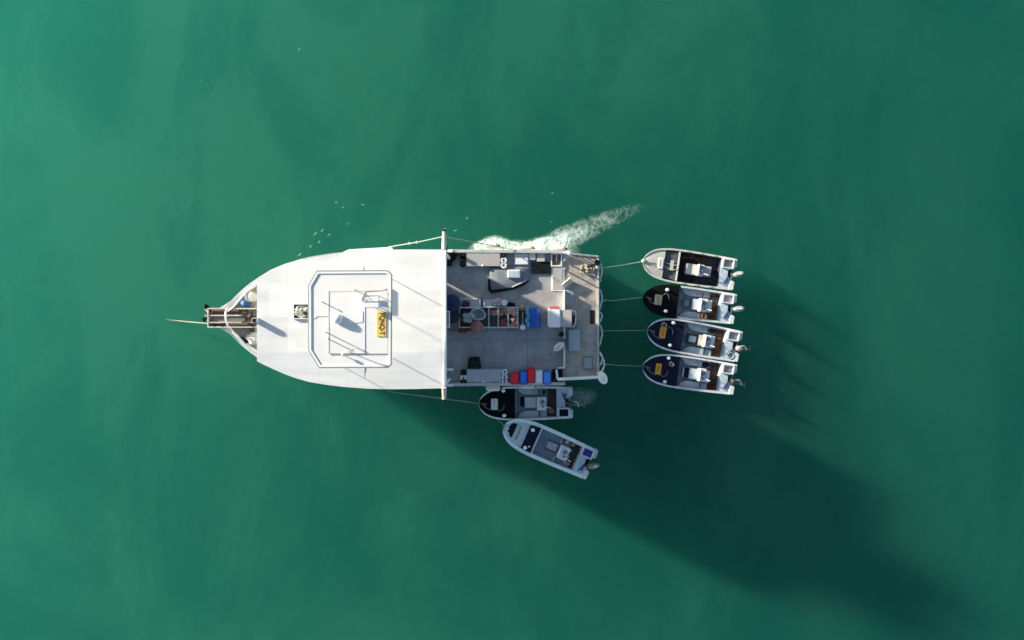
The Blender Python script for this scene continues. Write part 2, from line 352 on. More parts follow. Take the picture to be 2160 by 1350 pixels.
# name plate with the call sign
pl = MB().pbox(795, 814.5, 657, 710, ZC + .02, ZC + .045); plate = part(pl, 'name_plate', YELLOW, can, bevel=.005)
cu = bpy.data.curves.new('lettering', 'FONT'); cu.body = 'FQNQ-T'; cu.size = .44; cu.align_x = 'CENTER'; cu.align_y = 'CENTER'; cu.extrude = .003; cu.offset = .008; cu.space_character = .98
to = bpy.data.objects.new('t', cu); COL.objects.link(to); dg = bpy.context.evaluated_depsgraph_get(); tm = bpy.data.meshes.new_from_object(to.evaluated_get(dg)); bpy.data.objects.remove(to)
xs = [v.co.x for v in tm.vertices]; ys = [v.co.y for v in tm.vertices]; cx, cy = (max(xs) + min(xs)) / 2, (max(ys) + min(ys)) / 2
kf = K * (H - ZC) / H; sxx = 46 * kf / (max(xs) - min(xs)); syy = 12.5 * kf / (max(ys) - min(ys))
pc = W(805, 683.5, ZC + .05) - O
for v in tm.vertices: v.co = (pc.x + (v.co.y - cy) * syy, pc.y - (v.co.x - cx) * sxx, pc.z + v.co.z)
tm.materials.clear(); tm.materials.append(INK); lo = bpy.data.objects.new('lettering', tm); COL.objects.link(lo); lo.parent = plate
# mast gear on the canopy
b = MB(); c = W(707.5, 672, ZC + .48); b.lathe(c - Vector((0, 0, .5)), [(.06, 0), (.06, .04), (.20, .06), (.225, .13), (.20, .25), (.12, .32), (.01, .34)], n=24); part(b, 'radar_dome', WHITE2, can)
b = MB(); b.prism([tuple(W(x, y, ZC)[:2]) for x, y in ((718, 661), (766, 656), (766, 680), (718, 685))], ZC - .02, ZC + .045); rk = part(b, 'ribbed_hatch', WHITE2, can, bevel=.01)
b = MB(); b.pbox(767, 799, 637, 649.5, ZC + .25, ZC + .8); part(b, 'equipment_box', WHITE2, can, bevel=.02)
b = MB()
q = [(766, 624), (799, 624), (799, 636), (766, 636)]
for i in range(4): b.tube([W(*q[i], ZC + .8), W(*q[(i + 1) % 4], ZC + .8)], .02, 6); b.tube([W(*q[i], ZC), W(*q[i], ZC + .8)], .02, 6)
b.tube([W(776, 624, ZC + .8), W(783, 632, ZC + .8), W(790, 624, ZC + .8)], .015, 6); part(b, 'antenna_frame', STEEL, can)
b = MB().pbox(768, 797, 626, 636, ZC + .1, ZC + .14); part(b, 'frame_shelf', WHITE2, can)
b = MB().ball(W(764.5, 629, ZC + .75), (.09, .12, .12)); b.tube([W(764.5, 629, ZC), W(764.5, 629, ZC + .7)], .03, 8); part(b, 'satellite_dome', WHITE2, can)
for x, y in ((748, 611), (723, 748)):
    b = MB().ball(W(x, y, ZC + .2), .07); b.tube([W(x, y, ZC - .02), W(x, y, ZC + .2)], .02, 6); part(b, 'navigation_light', WHITE2, can)
b = MB(); b.tube([W(735, 742, ZC), W(743, 736, ZC + .55)], .018, 6); b.tube([W(738, 739, ZC + .3), W(753, 734, ZC + .55)], .025, 6); part(b, 'loudhailer', mat('dull_grey_metal', (.35, .33, .31), .5), can)
for x, y, hgt in ((678, 636, .25), (686, 700, .5), (691, 714, .3)):
    b = MB().tube([W(x, y, ZC - .02), W(x, y, ZC + hgt)], .025, 6); b.ball(W(x, y, ZC + hgt), .04); part(b, 'antenna', WHITE2, can)
# canopy posts down to the roof, flybridge rail, unseen low boxes added for their shadow on the roof
for x, y in ((668, 585), (668, 760), (815, 585), (815, 760)):
    A = W(x, y, ZC); b = MB().tube([(A.x, A.y, 6.15), (A.x, A.y, ZC - .09)], .017, 8); part(b, 'canopy_post', STEEL)
b = MB(); A = W(702, 640, ZC); b.box((A.x, A.y, 6.3), (.5, 1.6, .25)); part(b, 'shade_box_fore', WHITE2, bevel=.03)
b = MB(); A = W(783, 622, 6.7); b.box((A.x, A.y, 6.3), (.8, 1.1, .25)); part(b, 'shade_box_aft', WHITE2, bevel=.03)

# booms at the roof's aft corners
for y0, y1 in ((527, 489), (817, 842)):
    b = MB().tube([W(936.8, y0, 6.1), W(936.8, (y0 + y1) / 2, 6.0), W(936.8, y1, 5.95)], [.12, .105, .085], 10); bo = part(b, 'boom', CREAM)
    s = -1 if y1 < y0 else 1
    b = MB().tube([W(936.6, y1 - s * .3, 5.95), W(936.4, y1 + s * 4, 5.95)], .075, 8); part(b, 'boom_cap', BLACK, bo)
    for dx in (-5.5, 5.5): part(MB().tube([W(936.8 + dx, y0 - s * 1, 6.05), W(936.8 + dx, y0 + s * 7, 6.02)], .04, 6), 'boom_cradle', BLACK, bo)

# bow platform with rollers, rails and the bow post
zb = 3.55
b = MB()
b.pbox(437, 541, 649.5, 652.5, zb - .12, zb + .06); b.pbox(437, 541, 688.5, 691.5, zb - .12, zb + .06); b.pbox(437, 440, 652.5, 688.5, zb - .12, zb + .06); b.pbox(440, 510, 664, 667, zb - .1, zb + .04); b.pbox(440, 510, 679, 682, zb - .1, zb + .04)
bow = part(b, 'bow_platform', CREAM, bevel=.01)
b = MB().pbox(440, 541, 652.5, 688.5, zb - .16, zb - .08); part(b, 'platform_floor', mat('grey_brown_plate', (.30, .25, .22), .7, var=.3, scale=6), bow)
for y, r, x0, x1 in ((656, .09, 447, 505), (684.5, .10, 484, 528), (660, .05, 444, 520)):
    b = MB().tube([W(x0, y, zb), W(x1, y, zb)], r, 10); part(b, 'anchor_chain', RUST, bow)
b = MB(); b.pbox(482, 516, 668, 678.5, zb - .08, zb - .02); part(b, 'chain_cover', mat('dark_grey_plate', (.16, .155, .16), .6, var=.2), bow)
for x, y in ((451, 685), (468, 685), (476, 684)):
    b = MB().lathe(W(x, y, zb + .02) - Vector((0, 0, .05)), [(.02, 0), (.09, 0), (.09, .1), (.02, .1)], n=14); part(b, 'roller', BLACK, bow)
# windlass and clutter behind the platform
b = MB()
for i in range(14):
    c = W(random.uniform(518, 538), random.uniform(655, 692), 3.2 + random.uniform(0, .35)); b.lathe(c, [(.02, -.08), (random.uniform(.06, .14), -.08), (random.uniform(.06, .14), .08), (.02, .08)], axis=(random.uniform(-1, 1), random.uniform(-1, 1), .3), n=10)
b.pbox(528, 531.5, 648, 700, 2.9, 3.3); b.pbox(520, 540, 664, 684, 2.9, 3.15); part(b, 'windlass', RUST)
b = MB(); A = W(536, 675.5, 6.55); b.box((A.x, A.y, 4.75), (.21, .21, 3.6)); bp_ = part(b, 'bow_post', WHITE2, bevel=.01)
b = MB().box((A.x, A.y, 6.56), (.16, .16, .03)); part(b, 'post_cap', BLACK, bp_)
# white hoop round the stem head
hp = [(477, 655, 3.9), (476, 664, 4.0), (476.5, 674, 4.0), (479, 684, 3.95), (483, 691, 3.85), (490, 698, 3.7)]
b = MB().tube([W(481, 651, 3.75)] + [W(*q) for q in hp], .05, 8); part(b, 'bow_rail', WHITE2)
b = MB().tube([W(x, y, z) for x, y, z in ((481, 657, 3.6), (492, 648, 3.6), (509, 628, 3.5), (525, 611, 3.4), (541, 597, 3.35))], .045, 8); part(b, 'bow_rail', WHITE2)
b = MB().tube([W(x, y, z) for x, y, z in ((488, 696, 3.6), (500, 709, 3.6), (515, 726, 3.5), (530, 740, 3.4), (541, 749, 3.35))], .05, 8); part(b, 'bow_rail', WHITE2)
PZ = 1.94
# stern platform
b = MB().prism([tuple(W(x, y, PZ)[:2]) for x, y in ((1190, 536), (1204, 535), (1262, 541), (1262, 792), (1250, 796), (1190, 796))], 1.6, PZ); sp = part(b, 'stern_platform', STERN)
b = MB().prism([tuple(W(x, y, PZ)[:2]) for x, y in ((1192, 545), (1250, 550), (1250, 788), (1192, 788))], -.9, 1.6); part(b, 'stern_block', WHITE, bevel=.05)
for q in ((1206, 1258, 600, 600.7), (1206, 1258, 636, 636.7), (1206.5, 1207.2, 560, 599), (1227, 1227.7, 637.5, 700)): part(MB().pbox(*q, PZ, PZ + .003), 'platform_seam', _mats['deck_seam_dark'], sp)
b = MB().pbox(1244.5, 1254.5, 654, 683, PZ, PZ + .012); part(b, 'black_mat', BLACK, sp, bevel=.004)
b = MB().prism([tuple(W(x, y, PZ)[:2]) for x, y in ((1204, 533.5), (1263.5, 539.5), (1263.5, 543), (1204, 537))], PZ, PZ + .08); part(b, 'platform_curb', GREYLT, sp, bevel=.01)
b = MB().pbox(1259.5, 1264, 544, 795, 1.6, PZ + .07); part(b, 'platform_curb', GREYLT, sp, bevel=.01)
# hoops overhanging the stern
for ya, yb in ((555, 595), (611, 653), (658, 680), (685, 728), (744, 772)):
    z = 1.8; b = MB().tube([W(1262, ya, z), W(1267, ya + PZ, z), W(1270, (ya * 2 + yb) / 3, z), W(1270, (ya + yb) / 2, z), W(1268, (ya + 2 * yb) / 3, z), W(1266, yb - PZ, z), W(1262, yb, z)], .045, 8); part(b, 'stern_rail', STEEL, sp)
b = MB().tube([W(1266, 744, 2.0), W(1270, 752, 2.1), W(1274, 763, 2.1), W(1275, 770, 2.1), W(1271, 780, 2.0), W(1266, 786, 1.8)], .05, 8); b.tube([W(1262, 780, 1.7), W(1264, 770, 1.9), W(1270, 766, 2.05)], .045, 8); part(b, 'stern_rail', STEEL, sp)
# transom wall and its rail between deck and platform
b = MB(); b.pbox(1189, 1192, 612, 776, PZ, 2.35); part(b, 'transom_wall', WHITE2, bevel=.01)
b = MB().pbox(1188, 1190.5, 563, 612, PZ, 1.99); part(b, 'transom_wall', WHITE2, bevel=.01)
b = MB().tube([W(1176, 776.5, 2.4), W(1188, 775.5, 2.4), W(1190.5, 772, 2.4), W(1190.5, 735, 2.4)], .035, 8); part(b, 'transom_rail', WHITE2)
# rail over the stern platform whose posts throw the long stripes
rp = [(1204, 534), (1216, 535.5), (1230, 537), (1246, 538.5), (1262, 541)]
b = MB(); b.tube([W(x, y, 2.5) for x, y in rp], .026, 8)
for x, y in rp: A = W(x, y, 2.5); b.tube([(A.x, A.y, PZ), (A.x, A.y, 2.5)], .03, 8)
part(b, 'port_rail', STEEL)
b = MB()
for x, y in ((1191, 549), (1191, 567)): A = W(x, y, 2.5); b.tube([(A.x, A.y, PZ), (A.x, A.y, 3.1)], .04, 8)
part(b, 'rail_post', STEEL)
# ribbed steps
b = MB().pbox(1191.5, 1210.5, 611.5, 642.5, PZ, 2.0); st = part(b, 'boarding_steps', mat('blue_grey_step', (.33, .37, .40), .5, var=.1), bevel=.01)
b = MB()
for i in range(6): b.pbox(1193 + i * 3, 1194.4 + i * 3, 613, 641, 2.0, 2.03)
part(b, 'step_ribs', mat('pale_step_rib', (.50, .54, .56), .5), st)
# benches along the bulwarks
def bench(x0, x1, y0, y1, m, z=2.2):
    b = MB().pbox(x0, x1, y0, y1, 1.6, z); o = part(b, 'bench_locker', m, bevel=.02)
    b = MB().pbox(x0 + 1, x1 - 1, y0 + 1, y1 - 1, z, z + .035); part(b, 'locker_lid', m, o, bevel=.012)
    b = MB(); yh = y1 - 2 if y0 < 600 else y1 - 2.5
    b.ball(W((x0 + x1) / 2 - 1, yh, z + .05), (.07, .05, .05)); part(b, 'latch', PALEPLASTIC, o)
bench(983, 1056, 532, 562.5, mat('warm_grey_locker', (.40, .385, .375), .5, var=.1))
bench(983.5, 1058, 778, 807.5, mat('cool_grey_locker', (.42, .44, .46), .5, var=.1))
# boat hook boom resting along the starboard quarter
b = MB().tube([W(1176, 800, 2.5), W(1265, 795.5, 2.5)], .075, 12); b.tube([W(1176, 800, 2.5), W(1174, 780, 2.4)], .05, 8); part(b, 'quarter_boom', WHITE2)
b = MB().tube([W(1200, 799, 1.5), W(1200, 799, 2.45)], .05, 8); part(b, 'boom_support', STEEL)
# grey patches on the starboard and stern edge
b = MB().pbox(1165, 1187, 779, 804, 1.95, 2.15); part(b, 'engine_hatch', BLACK, bevel=.02)
b = MB().tube([W(1172, 781, 2.25), W(1176, 798, 2.25)], .03, 8); part(b, 'hatch_bar', CREAM)
b = MB(); b.pbox(1199.5, 1223.5, 695, 740.5, PZ, 2.2); part(b, 'platform_locker', mat('blue_grey_lid', (.36, .42, .46), .5, var=.06), bevel=.015)
b = MB(); b.pbox(1230, 1250, 752.5, 779.5, PZ, 2.0); o = part(b, 'platform_hatch', mat('hatch_frame_grey', (.22, .24, .25), .6), bevel=.01)
b = MB().pbox(1232, 1248, 754.5, 777, 2.0, 2.02); part(b, 'hatch_lid', mat('hatch_lid_grey', (.33, .36, .38), .6, var=.12), o)
# lockers on the port quarter
b = MB().pbox(1085, 1115, 535, 559, 1.6, 2.08); o = part(b, 'pale_locker', WHITE2, bevel=.02); b = MB().pbox(1087, 1113.5, 541, 557.5, 2.08, 2.12); part(b, 'locker_lid', PALEPLASTIC, o, bevel=.012)
b = MB().pbox(1116, 1130, 532, 548, 1.6, 2.1); part(b, 'pale_locker', WHITE2, bevel=.02)
b = MB().pbox(1132.5, 1149.5, 533, 552, 1.6, 2.12); part(b, 'pale_locker', CREAM, bevel=.02)
b = MB().pbox(1163, 1188, 564, 614, 1.6, 2.0); o = part(b, 'bait_bench', WHITE2, bevel=.02); b = MB().pbox(1166.5, 1186, 566, 611, 2.0, 2.015); part(b, 'bench_top', mat('warm_grey_locker', (.4, .39, .38)), o, bevel=.01)
b = MB()
for a in ((1162, 1185.5, 534, 536.5), (1162, 1185.5, 559.5, 562), (1162, 1164.5, 536.5, 559.5), (1183, 1185.5, 536.5, 559.5)): b.pbox(*a, 1.6, 2.05)
b.pbox(1173, 1175, 536.5, 552, 1.6, 2.03); o = part(b, 'open_bin', WHITE2); b = MB().pbox(1164.5, 1183, 536.5, 559.5, 1.6, 1.97); part(b, 'bin_floor', mat('brown_bin_floor', (.20, .15, .10), .8, var=.3, scale=9), o)
b = MB().tube([W(1188, 533, 2.3), W(1205, 534, 2.3)], .05, 8); b.ball(W(1201, 534, 2.4), .1); part(b, 'fairlead', WHITE2)

# ---------------------------------------------------------------- loose gear on the mother ship (things of their own)
DZ = 1.95
def solo(b, name, m, c, label, cat, group=None, **k):
    return tag(b.build(name, m, off=c, **k), label, cat, group)
def base(px, py, z=DZ): v = W(px, py, z); return v
def crate(x0, x1, y0, y1, h, m, ml, label):
    c = base((x0 + x1) / 2, (y0 + y1) / 2); t = tag(empty('cool_box', c), label, 'cool box', 'coloured cool boxes along the starboard rail')
    MB().pbox(x0, x1, y0, y1, DZ, DZ + h).build('box', m, t, off=c, bevel=.03)
    MB().pbox(x0 + 1.4, x1 - 1.4, y0 + 2, y1 - 2, DZ + h, DZ + h + .04).build('lid', ml, t, off=c, bevel=.015)
    b = MB()
    for y in (y0 - .5, y1 - .5): MB().pbox(x0 + 5, x1 - 5, y, y + 1, DZ + h - .15, DZ + h - .08).build('handle', ml, t, off=c)
red = mat('red_plastic', (.72, .02, .03), .4, var=.1); redl = mat('red_plastic_lid', (.80, .025, .035), .4, var=.08)
blu = mat('navy_blue_plastic', (.012, .03, .42), .4, var=.1); blul = mat('bright_blue_lid', (.03, .20, .80), .4, var=.1)
blu2 = mat('blue_plastic', (.03, .10, .55), .4, var=.1); blul2 = mat('pale_blue_lid', (.10, .30, .80), .4, var=.08)
crate(1077, 1095.5, 785, 811, .35, red, redl, 'red cool box next to the white reels at the starboard rail')
crate(1096.5, 1112.5, 782, 811, .4, blu, blul, 'dark blue cool box between two red ones')
crate(1113, 1128, 776, 806, .45, red, redl, 'red cool box between a blue box and the white box')
crate(1129, 1145, 781, 808.5, .4, PALEPLASTIC, WHITE2, 'white cool box in the row of red and blue boxes')
crate(1146, 1162.5, 782, 811, .4, blu2, blul2, 'lighter blue cool box at the aft end of the row, beside the white one')
def reel(px, py, label, dark=False, r=.155, z=1.95, h=.3):
    c = base(px, py, z); t = tag(empty('line_reel', c), label, 'line reel', 'hand line reels at the bench ends')
    m = BLACK if dark else PALEPLASTIC
    MB().lathe(c, [(r * .9, 0), (r * .9, h - .12), (r, h - .1), (r, h), (r * .45, h), (r * .4, h - .05), (.01, h - .05)], n=20).build('drum', m, t, off=c)
    MB().lathe(c + Vector((0, 0, h - .05)), [(.01, .0), (r * .26, .0), (r * .26, .04), (.01, .04)], n=12).build('hub', mat('dark_grey_hub', (.05, .06, .07), .5) if not dark else RUST, t, off=c)
reel(1062.5, 550, 'white reel on the port side, outboard one of a pair aft of the locker')
reel(1062.5, 560.5, 'white reel on the port side, inboard one of a pair aft of the locker')
reel(1064.5, 784, 'white reel nearest the deck in the row of three by the red box')
reel(1064.5, 795, 'white reel in the middle of the row of three by the red box')
reel(1064.5, 805, 'white reel nearest the hull side in the row of three by the red box')
reel(978.5, 796, 'single white reel between two black ones at the starboard locker')
reel(978.5, 785, 'black reel on the deck side of the single white one', True)
reel(978.5, 805, 'black reel on the hull side of the single white one', True)
reel(1061.5, 539, 'black reel outboard of the two white ones on the port side', True)
reel(976.5, 539, 'outermost black reel ahead of the port locker', True)
reel(976.5, 548.5, 'rusty hubbed black reel in the middle ahead of the port locker', True)
reel(976.5, 558, 'innermost black reel ahead of the port locker', True)
# dark gear at the port door
b = MB()
for i in range(7): b.lump(W(random.uniform(945, 958), random.uniform(535, 556), 2.0), (.2, .15, .3), i + 3, .5)
solo(b, 'gear_heap', DARKCLOTH, base(951, 545), 'dark heap of fishing gear in the port corner under the roof edge', 'gear')
b = MB().pbox(946, 955, 526, 532, 2.1, 2.6); solo(b, 'deck_lamp', WHITE2, base(950, 529, 2.1), 'small white box light on the port rail by the roof corner', 'light', bevel=.02)
# covered tender on the port side
c = base(1075, 588); t = tag(empty('covered_tender', c), 'small tender under a dark grey cover with black rim on the port deck', 'tender')
TO = [(1032, 564), (1060, 562.5), (1095, 562), (1116, 565), (1117.5, 580), (1115, 592), (1103, 600), (1085, 606.5), (1062, 611), (1036, 614.5), (1033, 610)]
pt = [W(x, y, 2.1) for x, y in TO]; cc = sum(pt, Vector()) / len(pt)
rings = [[(v.x, v.y, DZ + .02) for v in pt], [(v.x, v.y, 2.05) for v in pt], [cc + (v - cc) * .93 + Vector((0, 0, .01)) for v in pt], [cc + (v - cc) * .55 + Vector((0, 0, .05)) for v in pt], [cc + (v - cc) * .1 + Vector((0, 0, .06)) for v in pt]]
MB().loft(rings).build('cover', FABRIC, t, off=c)
b = MB(); b.tube([W(x, y, 2.05) for x, y in TO[5:] + [(1031.5, 590)]], [.05, .07, .08, .09, .1, .1, .05], 8); b.tube([W(1033, 564, 2.05), W(1045, 562.5, 2.05)], .06, 8); b.build('rubber_rim', BLACK, t, off=c)
b = MB(); b.tube([W(1080, 606, 2.12), W(1095, 599, 2.14), (W(1110, 591, 2.12))], .035, 8); b.build('grab_line', GREYLT, t, off=c)
c = W(1083.5, 578, 2.13); b = MB().box(c + Vector((0, 0, .08)), (.66, .42, .16)); t = tag(empty('fish_tub', c), 'small white tub lying on the grey tender cover', 'tub')
b.build('tub', WHITE2, t, off=c, bevel=.03); MB().box(c + Vector((0, 0, .165)), (.5, .3, .012)).build('ice_layer', mat('pale_blue_ice', (.62, .68, .74), .4, var=.25, scale=9), t, off=c)
b = MB().pbox(1121, 1162, 552, 577, DZ, 2.05); c = base(1141, 564); solo(b, 'storage_box', mat('black_plastic', (.008, .009, .012), .8, spec=.15), c, 'black storage box between the grey tender and pale bait bench', 'storage box', bevel=.02)
# blue tarp drum, red float, light strip
b = MB().lathe(base(955, 640), [(.3, 0), (.42, .1), (.45, .5), (.42, .9), (.3, .95), (.01, .95)], n=24); solo(b, 'water_drum', mat('dark_navy_plastic', (.012, .03, .11), .45), base(955, 640), 'dark navy drum standing just behind the roof edge', 'drum')
b = MB().lathe(base(954, 665), [(.4, 0), (.42, .6), (.4, .62), (.01, .62)], n=24); solo(b, 'rubbish_bin', mat('dark_slate_plastic', (.02, .026, .034), .5), base(954, 665), 'low black bin next to the navy drum behind the roof edge', 'bin')
b = MB().lump(base(967, 616, 1.75), (.2, .17, .17), 3, .3); solo(b, 'red_bag', mat('dull_red_cloth', (.30, .06, .05), .8, var=.2, scale=9), base(967, 616), 'small dull red bag on deck by the navy drum', 'bag')
# coiled hose at the beam
b = MB()
for k in range(3):
    r = .18 + .03 * k; b.tube([base(952, 668, 2.5 + .02 * k) + Vector((r * math.cos(a * .3), r * math.sin(a * .3), 0)) for a in range(21)], .02, 6, closed=True)
b.tube([base(957, 668, 2.5), base(968, 669, 2.3)], .025, 6); solo(b, 'coiled_hose', GREYLT, base(952, 668, 2.22), 'grey coiled hose on the black bin behind the roof edge', 'hose')
# sorting rack: stainless frame with compartments
c = base(1031, 670); t = tag(empty('sorting_rack', c), 'long stainless steel sorting rack in the middle of the aft deck', 'rack')
zr = 2.45; b = MB()
for y in (648.5, 690.5): b.tube([W(969, y, zr), W(1093, y, zr)], .03, 8)
for x in (969, 1031, 1051, 1072, 1092): b.tube([W(x, 647.5, zr), W(x, 691.5, zr)], .035, 8)
for x in (969, 1031, 1092):
    for y in (648.5, 690.5): A = W(x, y, zr); b.tube([(A.x, A.y, DZ), (A.x, A.y, zr)], .03, 8)
b.build('frame', STEEL, t, off=c)
b = MB().tube([W(944, 700, 2.0), W(1097, 700.5, 2.0)], .022, 6)
for x in (969, 1033, 1063, 1092): b.tube([W(x, 692, 2.3), W(x + 1, 700.5, 2.0)], .02, 6)
b.build('lower_rail', STEEL, t, off=c)
b = MB().pbox(970, 1092, 649, 690, 2.0, 2.03); b.build('shelf', mat('dark_steel_shelf', (.06, .065, .075), .5, var=.3, scale=6), t, off=c)
zt = 2.03
fishm = [mat('pink_fish_flesh', (.62, .30, .22), .45, var=.25, scale=12), mat('brown_red_fish', (.36, .13, .10), .5, var=.35, scale=12), mat('pale_fish_skin', (.70, .48, .40), .4, var=.2, scale=12)]
def pile(x0, x1, y0, y1, n, m, label, s=.16, z=zt, nm='fish_pile', cat='fish'):
    b = MB(); 
    for i in range(n):
        c0 = W(random.uniform(x0, x1), random.uniform(y0, y1), z + random.uniform(.06, .2)); b.lump(c0, (s * random.uniform(.7, 1.5), s * random.uniform(.5, 1), s * .6), random.randint(0, 99), .3, 2)
    return solo(b, nm, m, W((x0 + x1) / 2, (y0 + y1) / 2, z), label, cat)
pile(1035, 1070, 652, 662, 12, fishm[0], 'pink fish piled across the port side of the middle rack bays')
pile(1055, 1070, 672, 686, 6, fishm[1], 'dark reddish fish in the middle bay of the rack')
pile(1075, 1090, 653, 664, 7, fishm[2], 'pale pink fish in the last bay of the rack, port end')
pile(1075, 1090, 672, 687, 8, fishm[0], 'pink fish in the last bay of the rack, starboard end')
pile(976, 992, 688, 697, 5, mat('dark_brown_cloth', (.20, .08, .06), .85, var=.3, scale=12), 'dark brown bundle of clothing at the forward end of the rack', .17, 2.05, 'clothing_bundle', 'clothing')
b = MB().lump(W(1005, 688, 2.55), (.3, .27, .3), 5, .3); b.lump(W(1013, 692, 2.5), (.2, .16, .2), 9, .3); solo(b, 'clothing_bundle', mat('dusty_pink_cloth', (.42, .19, .17), .85, var=.3, scale=9), W(1006, 689, 2.3), 'dusty pink bundle of clothing hanging over the rack edge', 'clothing')
b = MB().lump(base(1004, 701, 1.75), (.22, .15, .14), 12, .35); solo(b, 'clothing_bundle', mat('indigo_cloth', (.05, .05, .17), .85, var=.3, scale=9), base(1004, 701), 'dark indigo cloth on the deck beside the rack', 'clothing')
# white bags and plastic basin on the rack
c = W(1007, 664, 2.46); b = MB(); ring = []
for k in range(20):
    a = k / 20 * 6.283; ring.append((1008 + 17 * math.cos(a) * (1 + .08 * math.sin(3 * a)), 663 + 14 * math.sin(a) * (1 + .1 * math.cos(2 * a))))
rg = [W(x, y, 2.46) for x, y in ring]; cc = sum(rg, Vector()) / 20
b.loft([[cc + (v - cc) * f + Vector((0, 0, z)) for v in rg] for f, z in ((.75, -.2), (.97, .08), (1.0, .13), (.86, .13), (.7, -.12), (.05, -.14))]); t = tag(empty('plastic_basin', c), 'grey plastic basin with white rim on the sorting rack', 'basin'); b.build('basin', mat('grey_white_plastic', (.52, .54, .55), .45, var=.1), t, off=c)
b = MB().pbox(994, 1013, 651, 672, 2.4, 2.43); b.build('basin_liner', mat('slate_water', (.22, .26, .28), .3, var=.15), t, off=c)
b = MB()
for i in range(8): b.lump(W(random.uniform(982, 999), random.uniform(661, 678), 2.62), (.14, .1, .09), i + 40, .5)
solo(b, 'crumpled_bags', mat('crumpled_white_plastic', (.55, .57, .58), .4, var=.25, scale=12), W(990, 670, 2.55), 'crumpled white plastic bags on the forward side of the basin', 'bags')
def tray(x0, x1, y0, y1, label, m):
    c = W((x0 + x1) / 2, (y0 + y1) / 2, DZ); t = tag(empty('fish_tray', c), label, 'tray', 'white fish trays beside the rack'); z1 = 2.5
    b = MB()
    for a in ((x0, x1, y0, y0 + 1.6), (x0, x1, y1 - 1.6, y1), (x0, x0 + 1.6, y0 + 1.6, y1 - 1.6), (x1 - 1.6, x1, y0 + 1.6, y1 - 1.6)): b.pbox(*a, 1.6, z1)
    b.build('sides', WHITE2, t, off=c); MB().pbox(x0 + 1.6, x1 - 1.6, y0 + 1.6, y1 - 1.6, 2.2, 2.32).build('tray_floor', m, t, off=c)
tray(970.5, 1013, 629.5, 650, 'larger white tray with purple gloves beside the rack', PALEPLASTIC)
tray(1020, 1045, 632.5, 648, 'smaller white tray beside the pink bag', PALEPLASTIC)
b = MB().lump(W(980, 642, 2.42), (.1, .18, .1), 2, .3); b.lump(W(987.5, 641, 2.42), (.09, .13, .1), 4, .3); b.lump(W(977, 645, 2.42), (.14, .07, .08), 6, .3)
solo(b, 'rubber_gloves', mat('dark_purple_rubber', (.10, .015, .07), .5, var=.2), W(982, 642, 2.33), 'dark purple rubber gloves lying in the larger white tray', 'gloves')
b = MB().lump(base(1050.5, 637.5, 2.3), (.19, .2, .28), 8, .3); b.lump(base(1042, 644, 2.2), (.17, .12, .2), 11, .3); solo(b, 'pink_bag', mat('pale_pink_plastic', (.68, .52, .52), .5, var=.2, scale=10), base(1048, 640), 'pale pink plastic bag beside the white bucket', 'bag')
def bucket(px, py, r, h, label, m=PALEPLASTIC):
    c = base(px, py); t = tag(empty('bucket', c), label, 'bucket')
    MB().lathe(c, [(r * .85, 0), (r * .97, h - .06), (r, h - .05), (r, h), (.02, h)], n=22).build('pail', m, t, off=c); MB().lathe(c + Vector((0, 0, h)), [(.02, 0), (r * .8, 0), (r * .8, .015), (.02, .02)], n=20).build('lid', WHITE2, t, off=c)
bucket(1064, 639, .16, .75, 'white lidded bucket beside the pale pink bag')
bucket(1102.5, 690, .15, .55, 'small grey bucket by the starboard end of the blue barrel', mat('pale_lilac_plastic', (.50, .50, .58), .45))
b = MB().lump(base(1078, 643, 1.8), (.3, .18, .22), 15, .3); solo(b, 'black_bag', BLACK, base(1078, 643), 'black bag on the deck between the white bucket and the rack', 'bag')
b = MB().lump(base(1102, 650, 2.1), (.12, .15, .28), 17, .5); b.lump(base(1098, 652, 1.9), (.17, .1, .25), 19, .5); solo(b, 'net_bundle', mat('straw_net', (.62, .52, .32), .85, var=.3, scale=14), base(1100, 651), 'straw coloured net bundle next to the blue barrel', 'net')
b = MB().pbox(1094, 1111, 660, 681, DZ, 2.3); c = base(1102, 670); t = tag(empty('battery_box', c), 'dark box between the rack and the blue barrel', 'box'); b.build('case', mat('aubergine_plastic', (.03, .02, .035), .5), t, off=c, bevel=.02)
MB().pbox(1101.5, 1103.5, 658, 684, 2.3, 2.34).build('strap', GREYLT, t, off=c)
# blue barrel lying across the deck
c = base(1126, 670); t = tag(empty('blue_barrel', c), 'bright blue plastic barrel lying across the deck behind the rack', 'barrel')
A, Bp = W(1124.5, 648, DZ + .36), W(1127, 692.5, DZ + .36); ax = (Bp - A); L = ax.length
b = MB(); b.lathe(A, [(.01, 0), (.26, 0), (.30, .04), (.315, .12), (.345, L * .3), (.35, L * .33), (.335, L * .36), (.36, L * .5), (.335, L * .64), (.35, L * .67), (.345, L * .7), (.335, L - .1), (.30, L - .03), (.26, L), (.01, L)], axis=ax, n=32); b.build('drum', mat('bright_blue_plastic', (.006, .10, .44), .4, var=.12, scale=5), t, off=c)
b = MB(); 
for i in range(5): b.lump(W(1112 + random.uniform(-2, 3), 652 + i * 8, DZ + .62), (.09, .16, .06), i + 70, .4)
b.build('pale_tarp_edge', mat('sky_blue_tarp', (.12, .40, .62), .6, var=.25, scale=9), t, off=c)
